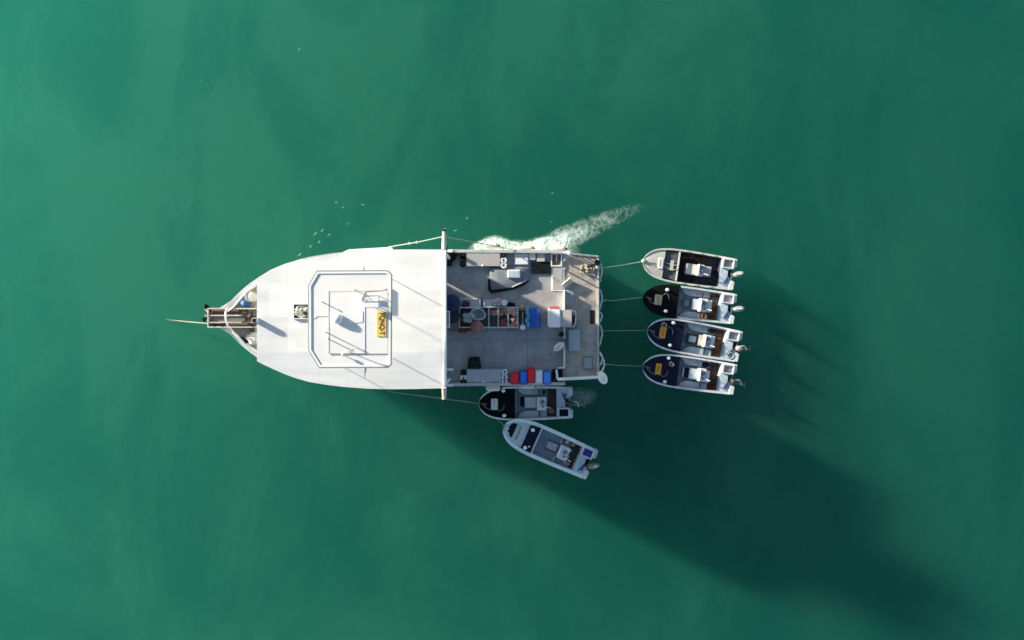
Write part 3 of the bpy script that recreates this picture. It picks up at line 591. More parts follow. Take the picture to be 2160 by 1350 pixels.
# white ice box with grey lid
c = base(1181, 668); t = tag(empty('ice_box', c), 'big white ice box with grey lid half by the transom', 'ice box')
MB().pbox(1156, 1183, 650, 691, DZ, 2.75).build('box', WHITE, t, off=c, bevel=.06, seg=3)
MB().pbox(1183.3, 1206.5, 653.5, 690.5, DZ, 2.7).build('lid', mat('warm_grey_lid', (.44, .42, .41), .5, var=.08), t, off=c, bevel=.02)
b = MB().tube([W(1207, 655, 2.6), W(1213, 657, 2.6), W(1215, 664, 2.6), W(1214, 682, 2.6), W(1208, 690, 2.5)], .035, 8); b.build('handle', STEEL, t, off=c)
b = MB().pbox(1159, 1180, 646, 652, 2.3, 2.72); solo(b, 'loose_plastic_panel', mat('pinkish_red_plastic', (.62, .13, .16), .45, var=.1), W(1169, 649, 2.3), 'pinkish red plastic panel standing against the white ice box', 'panel', bevel=.015)
b = MB().pbox(1207, 1213.5, 665, 689, PZ, 2.35); solo(b, 'fuel_can', mat('dark_maroon_plastic', (.03, .012, .012), .5), W(1210, 677, 1.5), 'dark fuel can behind the ice box handle', 'fuel can', bevel=.03)
# spare outboard hanging on the transom
c = W(1178, 732, 1.6); t = tag(empty('spare_outboard', c), 'silver grey spare outboard engine clamped to the transom wall', 'outboard engine')
Q = Matrix.Rotation(R(35), 3, 'Z') @ Matrix.Rotation(R(20), 3, 'Y')
MB().ball(W(1179, 731, 2.6), (.36, .19, .2), 18, Q).build('cowl', mat('silver_cowl', (.55, .56, .57), .3, .3, var=.15, scale=5), t, off=c)
MB().tube([W(1188, 726, 2.5), W(1180, 731, 2.35), W(1170, 738, 1.9), W(1164, 741, 1.65)], [.1, .12, .07, .05], 10).build('leg', mat('dark_grey_engine', (.09, .10, .11), .45), t, off=c)
b = MB()
for a in range(3):
    d = Vector((math.cos(a * 2.09) * .05, math.cos(a * 2.09 + 1) * .12, math.sin(a * 2.09) * .13)); b.ball(W(1162, 742, 1.8) + d, (.03, .08, .08), 10)
b.build('propeller', _mats['dark_grey_engine'], t, off=c); MB().tube([W(1163, 741, 2.2), W(1168, 745, 2.1)], .02, 6).build('tiller', STEEL, t, off=c)
MB().pbox(1186, 1196, 715, 730, 2.35, 2.5).build('clamp', _mats['dark_grey_engine'], t, off=c)
MB().lathe(W(1184, 705, 2.35), [(.02, 0), (.13, 0), (.13, .08), (.02, .08)], n=16).build('pulley', BLACK, ship, off=O)
# dark canvas bag by the starboard locker
c = base(1001, 767); rings = [[W(x, y, z) for x, y in q] for z, q in ((1.62, ((984, 779), (1017, 778), (1013, 752), (988, 752))), (2.2, ((987, 778), (1015, 778), (1011, 752), (989, 754))), (2.45, ((992, 772), (1010, 771), (1008, 757), (993, 758))))]
b = MB().loft(rings); solo(b, 'canvas_bag', mat('dark_teal_canvas', (.012, .024, .03), .85, spec=.1, var=.2, scale=7, bump=.4), c, 'dark teal canvas bag leaning on the starboard locker', 'bag', bevel=.05)
for xx, yy in ((947, 779), (947, 812)):
    b = MB().box(W(950, yy, 2.2), (.3, .12, .5)); b.build('door_hinge', WHITE2, ship, off=O)
# rope and net heap on the stern platform
b = MB()
for i in range(16):
    c0 = W(1242 + random.uniform(-11, 13), 565 + random.uniform(-7, 9), 1.92 + random.uniform(0, .2)); r = random.uniform(.1, .24); ph = random.uniform(0, 6); til = random.uniform(-.5, .5)
    b.tube([c0 + Vector((r * math.cos(a * .52 + ph), r * .8 * math.sin(a * .52 + ph), .06 * math.sin(a + til * 9) )) for a in range(12)], .022, 6, closed=True)
solo(b, 'rope_heap', mat('straw_rope', (.60, .54, .44), .85, var=.3, scale=30), W(1242, 566, PZ), 'heap of pale tangled rope in the port corner of the stern platform', 'rope')
b = MB().lump(W(1247, 562, 1.98), (.24, .1, .12), 33, .4); solo(b, 'brown_rag', RUST, W(1247, 562, PZ), 'brown rag inside the rope heap on the stern platform', 'rag')
b = MB().lathe(W(1258, 555, PZ), [(.11, 0), (.11, .3), (.14, .32), (.14, .38), (.01, .4)], n=14); solo(b, 'bollard', BLACK, W(1258, 555, PZ), 'black bollard in the port corner of the stern platform', 'bollard')
b = MB().ball(W(1259.5, 563.5, 2.08), .1); b.tube([W(1259.5, 563.5, PZ), W(1259.5, 563.5, 2.08)], .04, 8); solo(b, 'cleat', WHITE2, W(1259.5, 563.5, PZ), 'white mooring cleat beside the black bollard', 'cleat')
b = MB().box(W(1197, 598, 2.08), (.55, .06, .5), R(30), Matrix.Rotation(R(40), 3, 'Z') @ Matrix.Rotation(R(-35), 3, 'X')); solo(b, 'stern_cleat_plate', CREAM, W(1197, 599, PZ), 'cream tilted plate ahead of the boarding steps', 'plate')
b = MB().ball(W(1234, 641, 1.86), (.06, .06, .04)); b.build('deck_filler', BLACK, sp, off=O)
# white buoy at the end of the quarter boom
c = W(1271, 797, 1.9); t = tag(empty('buoy', c), 'white teardrop buoy at the end of the boom on the starboard quarter', 'buoy')
Q = Matrix.Rotation(R(-62), 3, 'Z'); MB().ball(W(1271, 797, 2.4), (.34, .23, .24), 20, Q).build('float', WHITE2, t, off=c); MB().lathe(W(1265, 788, 2.4), [(.02, -.1), (.1, -.1), (.12, 0), (.1, .1), (.02, .1)], axis=(.5, -.8, 0), n=14).build('eye', PALEPLASTIC, t, off=c)
# fenders
def fender(x0, x1, y, z, r, label):
    A, Bp = W(x0, y, z), W(x1, y, z); c = (A + Bp) / 2; t = tag(empty('fender', c), label, 'fender', 'cream fenders hung along the hull'); L = Bp.x - A.x
    MB().lathe(A, [(.02, 0), (r * .5, .0), (r * .9, .05), (r, .12), (r, L - .12), (r * .9, L - .05), (r * .5, L), (.02, L)], axis=(1, 0, 0), n=18).build('body', FENDER, t, off=c)
    MB().lathe(Bp, [(.02, 0), (r * .4, 0), (r * .35, .09), (.02, .09)], axis=(1, 0, 0), n=12).build('end_cap', BLACK, t, off=c)
    s = 1 if y > 600 else -1
    MB().tube([A + Vector((-.02, 0, 0)), W(x0 - 4, y - s * 8, 2.3)], .018, 6).build('lanyard', ROPEM, t, off=c)
fender(1020, 1051, 518.5, 1.5, .16, 'cream fender on the port side nearest the roof')
fender(1095, 1124, 523.5, 1.5, .12, 'slimmer cream fender in the middle of the port side')
fender(1161, 1193, 525, 1.6, .17, 'fat cream fender at the port quarter next to the open bin')
fender(1026, 1055, 819.5, 1.3, .13, 'cream fender above the dory lying alongside, nearest its bow')
fender(1100, 1128, 815.5, 1.4, .1, 'slim cream fender beside the coloured cool boxes')
fender(1173, 1192, 808.5, 1.4, .1, 'short cream fender under the quarter boom')
# gear on the foredeck
b = MB().lathe(W(534, 626, 2.95), [(.24, 0), (.27, .05), (.27, .4), (.22, .48), (.1, .5), (.01, .51)], n=24); solo(b, 'white_drum', mat('ivory_plastic', (.72, .70, .63), .45, var=.1), W(534, 626, 2.95), 'ivory drum on the foredeck under the roof edge', 'drum')
b = MB(); b.tube([W(512, 637, 3.2), W(517, 641, 3.25), W(527, 646, 3.2)], [.15, .2, .16], 12); b.tube([W(515, 632, 3.2), W(526, 640, 3.2)], .15, 12); solo(b, 'blue_tarp_roll', mat('blue_tarp', (.05, .16, .42), .6, var=.25, scale=8, bump=.4), W(519, 638, 3), 'rolled blue tarp beside the ivory drum on the foredeck', 'tarp')
b = MB()
for i in range(8): b.lump(W(random.uniform(528, 540), random.uniform(707, 727), 3.2), (.22, .16, .15), i + 50, .3, 1.8)
solo(b, 'sail_bundle', mat('creased_white_canvas', (.76, .74, .70), .7, var=.12, scale=8), W(534, 717, 3), 'creased white canvas bundle on the foredeck under the roof edge', 'canvas')
b = MB().tube([W(508, 711, 3.15), W(515, 717, 3.15), W(521, 724, 3.15)], .06, 8); solo(b, 'black_hose', BLACK, W(515, 718, 3), 'short black hose on the starboard side of the foredeck', 'hose')
def anchor(c, pts, label, pts2):
    t = tag(empty('anchor', c), label, 'anchor', 'anchors on the bow platform')
    MB().tube(pts, [.05, .06, .11, .13, .06][:len(pts)], 8).build('fluke', BLACK, t, off=c); MB().tube(pts2, .04, 8).build('stock', CREAM, t, off=c)
anchor(W(438, 650, 3.4), [W(447, 654, 3.4), W(441, 650, 3.4), W(436, 647, 3.4), W(433, 646.5, 3.4)], 'black anchor at the port corner of the bow platform', [W(432, 650, 3.4), W(437, 657, 3.4), W(441, 659, 3.4)])
anchor(W(432, 672, 3.4), [W(437, 668, 3.3), W(434.5, 671, 3.3), W(431, 673.5, 3.3), W(429, 674.5, 3.3)], 'black anchor in the middle of the bow platform', [W(433, 664, 3.3), W(436, 668, 3.3)])

# ---------------------------------------------------------------- ropes
def rope(pts, r, m, label, cat='rope', group='lines between the boats', sag=0.0, knots=(), nm='tow_line'):
    P_ = [W(*q) for q in pts]; out = []
    for a, c in zip(P_, P_[1:]):
        for k in range(8):
            t = k / 8; v = a.lerp(c, t); v.z -= sag * 4 * t * (1 - t); out.append(v)
    out.append(P_[-1]); b = MB().tube(out, r, 6)
    for k in knots: b.ball(W(*k), r * 3)
    return solo(b, nm, m, P_[0], label, cat, group)
rope([(1264, 566, 1.6), (1310, 560, .9), (1357, 551, .75)], .016, ROPEM, 'pale green tow line to the cream decked dory', sag=.08)
rope([(1270, 638, 1.6), (1278, 632, 1.3), (1288, 634.5, 1.1), (1357, 627, .8)], .016, ROPEM, 'tow line with a kink leading to the black bowed dory', sag=.05)
rope([(1270, 698, 1.6), (1364, 697, .75)], .015, ROPEG, 'straight tow line to the third dory astern', sag=.15)
rope([(1274, 768, 1.8), (1310, 771, 1.1), (1354, 773, .75)], .015, ROPEG, 'tow line from the starboard quarter to the lowest dory', sag=.06)
rope([(820, 826, 4.2), (880, 834, 5.2), (936, 841, 5.9)], .015, ROPEG, 'line from the hull side aft to the starboard boom', knots=((877, 834, 5.15), (892, 836, 5.3)), nm='boom_line')
rope([(938, 842, 5.85), (975, 846, 3.0), (1010, 852, .75)], .015, ROPEG, 'line from the starboard boom down to the dory alongside', nm='tow_line')
rope([(1010, 852, .78), (1040, 875, .5), (1063, 898, .75)], .018, ROPEG, 'slack line from the dory alongside to the loose dory', sag=.08)
rope([(1064, 523, 2.4), (1000, 511, 4.4), (938, 499, 5.95)], .024, ROPEM, 'pale green line from the port boom aft to the hull rail', nm='boom_line')
rope([(1064, 523, 2.4), (1098, 529.5, 2.2)], .016, ROPEM, 'end of the port boom line along the hull rail', nm='boom_line')
rope([(820, 521, 4.5), (868, 513, 5.2), (880, 511, 5.35), (936, 499, 5.95)], .024, ROPEM, 'knotted pale green line from the port boom forward', knots=((864, 513.5, 5.1), (880, 511, 5.35)), nm='boom_line')
solo(MB().tube([W(444, 683, 2.2), W(410, 680, 1.1), W(378, 677, .1), W(350, 674, -1.0)], [.03, .03, .026, .022], 8), 'anchor_line', mat('beige_rope', (.34, .28, .24), .85, var=.2, scale=30), W(444, 683, 3.3), 'beige anchor line running from the bow platform into the water', 'anchor line')

# ---------------------------------------------------------------- dories
DW = [(0, .05), (.01, .24), (.03, .42), (.06, .58), (.10, .73), (.15, .84), (.2, .91), (.3, .98), (.4, 1.0), (.55, 1.0), (.7, .985), (.85, .96), (1.0, .93)]
def hbw(u): return station_line(DW, u)
NAVY = mat('navy_foredeck', (.010, .014, .034), .8, var=.2, scale=5, spec=.12)
JET = mat('black_foredeck_cover', (.005, .005, .006), .8, var=.2, scale=5, spec=.1)
PALE = mat('pale_blue_grey_liner', (.42, .49, .53), .55, var=.2, scale=2.5)
FLOORD = mat('slate_floor', (.27, .32, .36), .6, var=.2, scale=3)
TIMB = mat('wet_brown_floor', (.24, .085, .025), .55, var=.3, scale=9)
OLIVE = mat('dark_olive_floor', (.055, .05, .03), .6, var=.3, scale=9)
DORYW = mat('dory_white_paint', (.70, .72, .73), .5, var=.18, scale=3)
CREAMG = mat('cream_gunwale', (.62, .60, .52), .5, var=.1, scale=5)
STRAP = mat('navy_strap', (.02, .05, .16), .6)
ORANGE = mat('orange_plate', (.80, .36, .03), .5, var=.15, scale=9)
ENGINE = mat('grey_engine_cowl', (.27, .275, .27), .35, var=.15, scale=6)
DM = []
def make_dory(bow, stern, beam, label, cfg):
    A, S = W(*bow, .75), W(*stern, .65); d = (S - A); d.z = 0; L = d.length; B = beam * K * .983 / 2
    ang = math.atan2(d.y, d.x); mid = (A + S) / 2; mid.z = 0
    t = tag(empty('dory', mid, ang), label, 'dory', 'aluminium dories towed by the mother ship')
    def P(u, v, z): return Vector((u * L - L / 2, v * B * hbw(u), z))       # v in half-beams of that station
    def Q(u, y, z): return Vector((u * L - L / 2, y * B, z))                # y in full half-beams
    def sheer(u): return .62 + .20 * (1 - u) ** 2
    def mk(b, nm, m, par=None, **k): return b.build(nm, m, par or t, off=(0, 0, 0), **k)
    us = [u for u, _ in DW]
    b = MB(); rings = []
    for u in us:
        z = sheer(u); q = min(1, u / .3); ub = u + .10 * (1 - q)
        rings.append([P(u, 1, z), P(ub, .80 * q + .1, .12), P(ub + .02, .45 * q, -.18), P(ub + .03, 0, -.28 * q - .05), P(ub + .02, -.45 * q, -.18), P(ub, -.80 * q - .1, .12), P(u, -1, z)])
    b.loft(rings, cap=False, closed=False); b.add(rings[-1], [tuple(range(7))]); mk(b, 'hull', cfg.get('hull', DORYW), smooth=35)
    gw = cfg.get('gw', .075); u_g0 = cfg.get('g0', 0.0)
    for s in (1, -1):
        b = MB(); rr = []
        for u in [x for x in us if x >= u_g0] if u_g0 else us:
            z = sheer(u); y = hbw(u) * B; X = u * L - L / 2; yi = max(0.0, y - gw * (1 if u > .02 else .3))
            rr.append([(X, s * (y + .02), z - .03), (X, s * (y + .02), z + .045), (X, s * yi, z + .045), (X, s * yi, z - .03)])
        b.loft(rr); mk(b, 'gunwale', cfg.get('gwm', DORYW), bevel=.01)
    def deckpoly(u0, u1, ins, z, nm, m, th=.03, par=None, camber=0.0):
        uu = [u0] + [u for u in us if u0 < u < u1] + [u1]
        if u0 == 0: uu[0] = .01
        b = MB(); rings = []
        for u in uu:
            zz = (sheer(u) if z is None else z); y = max(.01, hbw(u) * B - ins); X = u * L - L / 2
            rings.append([(X, y, zz), (X, y * .5, zz + camber * .75), (X, 0, zz + camber), (X, -y * .5, zz + camber * .75), (X, -y, zz), (X, -y, zz - th), (X, y, zz - th)])
        b.loft(rings); return mk(b, nm, m, par)
    u1 = cfg.get('u1', .40)
    over = cfg.get('over', False)
    fd = deckpoly(0, u1, -.03 if over else gw * .8, None, 'foredeck', cfg['fdeck'], .04, None, .05) if not over else None
    if over:
        uu = [u for u in us if u < u1] + [u1]; b = MB(); rings = []
        for u in uu:
            z = sheer(u); y = hbw(u) * B + .035; X = u * L - L / 2 - (.04 if u < .02 else 0)
            rings.append([(X, y, z - .16), (X, y, z + .05), (X, y * .5, z + .10), (X, 0, z + .11), (X, -y * .5, z + .10), (X, -y, z + .05), (X, -y, z - .16)])
        b.loft(rings); fd = mk(b, 'foredeck', cfg['fdeck'])
    # cockpit
    ue = cfg.get('ue', .865)
    cock = MB()
    ins = gw + .01; uu = [u1] + [u for u in us if u1 < u < ue] + [ue]
    fl = deckpoly(u1, ue, ins, .20, 'cockpit_floor', cfg.get('floor', FLOORD))
    for s in (1, -1):
        b = MB(); rr = []
        for u in uu: y = hbw(u) * B - ins; X = u * L - L / 2; rr.append([(X, s * y, .17), (X, s * (y - .02), .17), (X, s * (y + .005 - .02), sheer(u) - .02), (X, s * (y + .005), sheer(u) - .02)])
        b.loft(rr); mk(b, 'side_liner', cfg.get('liner', PALE))
    for u in (u1 + .004, ue - .004):
        y = hbw(u) * B - ins; b = MB().box((u * L - L / 2, 0, .40), (.03, 2 * y, .42)); mk(b, 'bulkhead', cfg.get('liner', PALE))
    if cfg.get('bench', True):
        for s in (1, -1):
            ub0, ub1 = cfg.get('bench_u', (.43, .66)); y0 = B * .50
            pts = [(ub0, .94), (ub0 + .01, .78), (ub0 + .04, .60), (ub0 + .08, .52), (ub1, .52), (ub1, .94)]
            b = MB().prism([tuple(Q(u, s * v * .95 * hbw(u), 0)[:2]) for u, v in pts], .2, .45); mk(b, 'side_bench', cfg.get('liner', PALE), bevel=.012)
            b = MB().prism([tuple(Q(u, s * v, 0)[:2]) for u, v in ((ub1 + .012, .90), (ub1 + .012, .5), (.75, .5), (.75, .90))], .2, .36); mk(b, 'side_bench', cfg.get('bench2', PALE), bevel=.012)
    # brown wet floor aft
    a0, a1 = cfg.get('aft', (.755, ue - .01))
    b = MB().prism([tuple(Q(u, v, 0)[:2]) for u, v in ((a0, .86), (a1, .84), (a1, -.84), (a0, -.86))], .2, .245); af = mk(b, 'aft_floor', cfg.get('aftm', TIMB))
    for i in range(4): mk(MB().lump(Q(random.uniform(a0 + .02, a1 - .02), random.uniform(-.7, .7), .27), (.11, .08, .05), random.randint(0, 99), .5, n=16), 'scrap', cfg.get('scrapm', RUST), af)
    # stern deck and motor well
    b = MB(); zt = .64
    b.prism([tuple(Q(u, v, 0)[:2]) for u, v in ((ue, .90), (1.0, .88), (1.0, .28), (.955, .22), (.955, -.22), (1.0, -.28), (1.0, -.88), (ue, -.90))], .3, zt); sd = mk(b, 'stern_deck', cfg.get('sdeck', mat('pale_blue_stern_deck', (.50, .60, .66), .5, var=.15, scale=5)), bevel=.012)
    for s in (1, -1):
        b = MB().prism([tuple(Q(u, s * v, 0)[:2]) for u, v in ((.985, .95), (1.035, .93), (1.04, .45), (1.0, .36), (.985, .5))], .15, .70); mk(b, 'stern_pod', cfg.get('podm', DORYW), sd, bevel=.02)
    # bin on the port side of the stern, straps to starboard
    bs = cfg.get('bin_side', 1)
    b = MB()
    for a in ((ue + .004, 1.0, .80, .88), (ue + .004, 1.0, .30, .36), (ue + .004, ue + .02, .36, .80), (.985, 1.0, .36, .80)):
        p0, p1 = Q(a[0], bs * a[2], 0), Q(a[1], bs * a[3], 0); b.box(((p0.x + p1.x) / 2, (p0.y + p1.y) / 2, .74), (abs(p1.x - p0.x), abs(p1.y - p0.y), .2))
    bn = mk(b, 'stern_bin', cfg.get('binm', DORYW)); p0, p1 = Q(ue + .02, bs * .36, 0), Q(.985, bs * .80, 0); b = MB().box(((p0.x + p1.x) / 2, (p0.y + p1.y) / 2, .665), (abs(p1.x - p0.x), abs(p1.y - p0.y), .04)); mk(b, 'bin_floor', cfg.get('binf', mat('grey_bin_floor', (.34, .34, .35), .6, var=.2)), bn)
    b = MB(); b.tube([Q(.955, -bs * .12, .70), Q(.94, -bs * .35, .685), Q(.92, -bs * .62, .675)], .03, 6); b.tube([Q(.965, -bs * .2, .72), Q(.95, -bs * .3, .68), Q(.955, -bs * .55, .675)], .04, 6); mk(b, 'fuel_hose', STRAP)
    # console block
    for nm, (ua, ub, va, vb, z), m in cfg['blocks']:
        p0, p1 = Q(ua, va, 0), Q(ub, vb, 0); b = MB().box(((p0.x + p1.x) / 2, (p0.y + p1.y) / 2, (.2 + z) / 2), (abs(p1.x - p0.x), abs(p1.y - p0.y), z - .2)); o = mk(b, nm, m, bevel=.025)
        if nm == 'console':
            w0 = Q(ub - .035, .0, z + .06); b = MB(); b.tube([w0 + Vector((.0, .13 * math.cos(a * .45), .02 + .13 * math.sin(a * .45) * .35)) + Vector((.13 * math.sin(a * .45), 0, 0)) for a in range(14)], .013, 6, closed=True); b.tube([w0, w0 - Vector((.05, 0, .08))], .02, 6); mk(b, 'steering_wheel', BLACK, o)
            b = MB(); c0 = Q((ua + ub) / 2 + .01, .12, z + .012); b.box(c0, (.16, .2, .02)); b.box(Q((ua + ub) / 2 + .015, -.2, z + .01), (.1, .12, .02)); b.box(Q(ua + .03, .05, z + .01), (.03, .06, .015)); mk(b, 'instrument', mat('grey_instrument', (.30, .32, .33), .4), o)
            b = MB().tube([Q(ub - .01, -.22, z), Q(ub + .045, -.28, z + .12)], .022, 6); mk(b, 'throttle', PALEPLASTIC, o)
            b = MB().box(Q(ua + .012, 0, z + .05), (.02, abs(vb - va) * B * .9, .12)); mk(b, 'windscreen', PALEPLASTIC, o)
    # foredeck plate and marks
    if cfg.get('plate'):
        ua, ub, va, vb, m = cfg['plate']; zp = sheer((ua + ub) / 2) + (.12 if over else .06)
        p0, p1 = Q(ua, va, 0), Q(ub, vb, 0); b = MB().box(((p0.x + p1.x) / 2, (p0.y + p1.y) / 2, zp), (abs(p1.x - p0.x), abs(p1.y - p0.y), .06)); pl = mk(b, 'name_plate', m, fd, bevel=.025)
        b = MB(); xm = (p0.x + p1.x) / 2; w = abs(p1.y - p0.y)
        for i, (f, hh) in enumerate(cfg.get('marks', ((-.28, .07), (-.12, .10), (.04, .05), (.2, .09)))): b.box((xm + .01 * (i % 2), (p0.y + p1.y) / 2 + f * w, zp + .032), (hh, .03, .004)); b.box((xm - hh * .3, (p0.y + p1.y) / 2 + f * w + .03, zp + .032), (.022, .05, .004))
        mk(b, 'worn_lettering', cfg.get('ink', INK), pl)
    for (u, v) in cfg.get('balls', ((.255, .70), (.262, -.66))):
        zb_ = sheer(u) + (.1 if over else .04); b = MB().ball(Q(u, v, zb_ + .07), (.105, .09, .075)); mk(b, 'deck_light', mat('white_deck_light', (.80, .79, .83), .4, var=.05))
    if cfg.get('cords', True):
        b = MB(); zz = lambda u: sheer(u) + (.13 if over else .075)
        b.tube([Q(.02, .02, zz(.02)), Q(.05, .05, zz(.05)), Q(.045, -.05, zz(.05)), Q(.075, .03, zz(.07)), Q(.08, -.08, zz(.08))], .018, 6)
        b.tube([Q(.05, -.08, zz(.05)), Q(.09, -.26, zz(.09)), Q(.14, -.36, zz(.14)), Q(.19, -.30, zz(.19))], .012, 6)
        sg = cfg.get('cs', 1); b.tube([Q(.2, .25 * sg, zz(.2)), Q(.225, .42 * sg, zz(.22)), Q(.26, .38 * sg, zz(.25)), Q(.275, .2 * sg, zz(.27)), Q(.28, .05 * sg, zz(.28))], .012, 6)
        mk(b, 'deck_cord', ROPEG)
    # gunwale pads
    if cfg.get('pads'):
        for u in cfg['pads']:
            for s in (1, -1):
                p_ = Q(u, s * (hbw(u) - .045), sheer(u) + .06); b = MB().box(p_, (.22, .085, .04)); mk(b, 'gunwale_pad', GREYLT, bevel=.01)
    # outboard
    mo = cfg['motor']; st_ = R(mo.get('steer', 0)); off = mo.get('v', 0)
    if not mo.get('tilt'):
        c0 = Q(1.0, off, .80); b = MB(); b.tube([c0 + Vector((-.08, 0, -.1)), c0 + Vector((.06, 0, -.05)), c0 + Vector((.14, 0, -.35)), c0 + Vector((.15, 0, -1.0))], [.09, .11, .07, .06], 10); om = mk(b, 'outboard_motor', mat('dark_grey_engine', (.09, .10, .11), .45))
        Mx = Matrix.Rotation(st_, 3, 'Z'); c1 = c0 + Vector((.10, 0, .12)) + Mx @ Vector((.18, 0, 0)); b = MB().ball(c1, (.31, .155, .2), 18, Mx); mk(b, 'cowl', mo.get('m', ENGINE), om)
        b = MB().ball(c1 + Mx @ Vector((.05, 0, .17)), (.15, .05, .045), 10, Mx); mk(b, 'cowl_grip', PALEPLASTIC, om)
    else:
        c0 = Q(1.0, off, .78); Mx = Matrix.Rotation(st_, 3, 'Z')
        b = MB(); b.tube([c0 + Mx @ Vector(q) for q in ((-.12, 0, 0), (.1, 0, .06), (.3, 0, -.05), (.5, 0, -.25), (.62, 0, -.5))], [.11, .13, .09, .07, .05], 10); om = mk(b, 'outboard_motor', mat('dark_grey_engine', (.09, .10, .11), .45))
        b = MB().ball(c0 + Mx @ Vector((.05, 0, .17)), (.2, .15, .17), 16, Mx @ Matrix.Rotation(R(25), 3, 'Y')); mk(b, 'cowl', mo.get('m', ENGINE), om)
        b = MB(); b.tube([c0 + Mx @ Vector(q) for q in ((.12, .12, .12), (.32, .15, .08), (.46, .05, -.02), (.5, -.08, -.12))], .035, 8); mk(b, 'tilt_arm', mat('pale_engine_arm', (.55, .56, .54), .45), om)
        b = MB(); cp = c0 + Mx @ Vector((.80, 0, -.62))
        for a in range(3):
            qd = Vector((.02, math.cos(a * 2.09) * .1, math.sin(a * 2.09) * .1)); b.ball(cp + Mx @ qd, (.03, .075, .075), 10)
        b.tube([c0 + Mx @ Vector((.6, 0, -.52)), cp], .05, 8); mk(b, 'propeller', mat('dull_prop_metal', (.28, .31, .30), .5, .3), om)
    t['_m'] = 0; del t['_m']
    MW = Matrix.Translation(mid) @ Matrix.Rotation(ang, 4, 'Z')
    DM.append((MW, Q, sheer)); return t, P, Q, mk, sheer, fd

CONS = DORYW; BOXW = mat('white_seat_box', (.70, .72, .73), .45, var=.07); BOXG = mat('pale_blue_box', (.47, .54, .57), .5, var=.08)
SEATG = mat('grey_cushion', (.42, .43, .44), .6, var=.08); SEATC = mat('cream_cushion', (.55, .53, .45), .6, var=.08)
# 1: cream decked dory, top of the row
r = make_dory((1356, 551), (1544, 578.5), 71, 'cream bowed dory with grey hatch and dark cockpit, first of the row astern', dict(
    fdeck=mat('cream_foredeck', (.56, .53, .47), .55, var=.1, scale=5), u1=.235, gwm=CREAMG, hull=CREAMG, liner=mat('dark_liner', (.06, .065, .08), .6), floor=mat('dark_navy_floor', (.026, .028, .042), .8, var=.25, spec=.15), bench=False, aft=(.62, .855), aftm=mat('dark_slate_floor', (.05, .054, .07), .8, var=.2, spec=.2), scrapm=BLACK, balls=(), cords=False, pads=(.47, .62, .78),
    plate=(.165, .225, -.32, .36, mat('white_plate', (.74, .70, .66), .5)), marks=((-.2, .05), (-.05, .05), (.1, .05), (.24, .05)),
    blocks=[('seat_box', (.49, .555, -.36, .28, .55), SEATG), ('seat_cushion', (.555, .605, -.36, .28, .58), SEATC), ('console', (.605, .68, -.38, .28, .85), BOXW), ('helm_seat', (.69, .77, -.34, .27, .62), SEATG)], motor=dict(steer=22, v=-.05)))
t, P, Q, mk, sheer, fd = r
b = MB().prism([tuple(Q(u, v, 0)[:2]) for u, v in ((.248, .76), (.385, .88), (.385, -.86), (.248, -.74))], .55, .66); hc = mk(b, 'well_cover', mat('dark_grey_cover', (.085, .092, .105), .6, var=.15), bevel=.01)
b = MB().box(Q(.393, 0, .74), (.09, 1.52, .06)); mk(b, 'cross_beam', CREAMG, bevel=.015)
b = MB().box(Q(.325, .02, .74), (.17, .5, .05)); b.tube([Q(.245, .1, .72), Q(.40, .02, .78)], .02, 6); b.tube([Q(.24, -.1, .72), Q(.325, -.3, .76), Q(.4, -.15, .78)], .02, 6); mk(b, 'anchor_frame', GREYLT, bevel=.006)
b = MB().ball(Q(.006, 0, .86), (.13, .12, .08)); mk(b, 'stem_knot', ROPEM)
b = MB(); b.tube([Q(.05, 0, .87), Q(.12, -.16, .83), Q(.15, -.2, .82)], .03, 6); b.tube([Q(.04, -.02, .87), Q(.13, -.02, .84)], .02, 6); mk(b, 'stowed_anchor', mat('dull_grey_metal', (.35, .33, .31), .5))
# 2: black bow cover
make_dory((1358, 628), (1544, 651.5), 68, 'dory with glossy black bow cover and cream plate, second of the row', dict(
    fdeck=JET, over=True, u1=.385, g0=.33, balls=((.245, .66), (.255, -.66)), plate=(.115, .20, -.34, .30, mat('cream_plate', (.60, .50, .28), .5, var=.2, scale=8)), gwm=DORYW, binf=mat('pinkish_bin_floor', (.55, .50, .48), .5),
    blocks=[('step_box', (.47, .53, -.22, .24, .4), FLOORD), ('seat_box', (.555, .625, -.34, .34, .56), BOXG), ('console', (.625, .715, -.42, .40, .85), BOXW), ('helm_seat', (.715, .77, -.38, .36, .7), BOXW)], motor=dict(steer=14, v=-.02)))
# 3
make_dory((1365, 697), (1554.5, 730.5), 70, 'dory with navy foredeck, orange plate and dark tub of white buckets, third of the row', dict(
    fdeck=NAVY, u1=.40, balls=((.265, .72), (.27, -.64)), plate=(.135, .205, -.30, .38, ORANGE), cs=1,
    blocks=[('open_tub', (.46, .575, -.34, .26, .45), mat('dark_slate_tub', (.04, .055, .075), .5)), ('white_buckets', (.475, .555, -.22, .16, .5), BOXG), ('seat_box', (.58, .625, -.36, .30, .55), SEATC), ('console', (.625, .70, -.40, .36, .85), BOXW), ('helm_seat', (.70, .745, -.38, .34, .75), BOXW)], motor=dict(tilt=True, steer=6, v=-.12, m=mat('bronze_grey_cowl', (.42, .40, .36), .45, var=.2))))
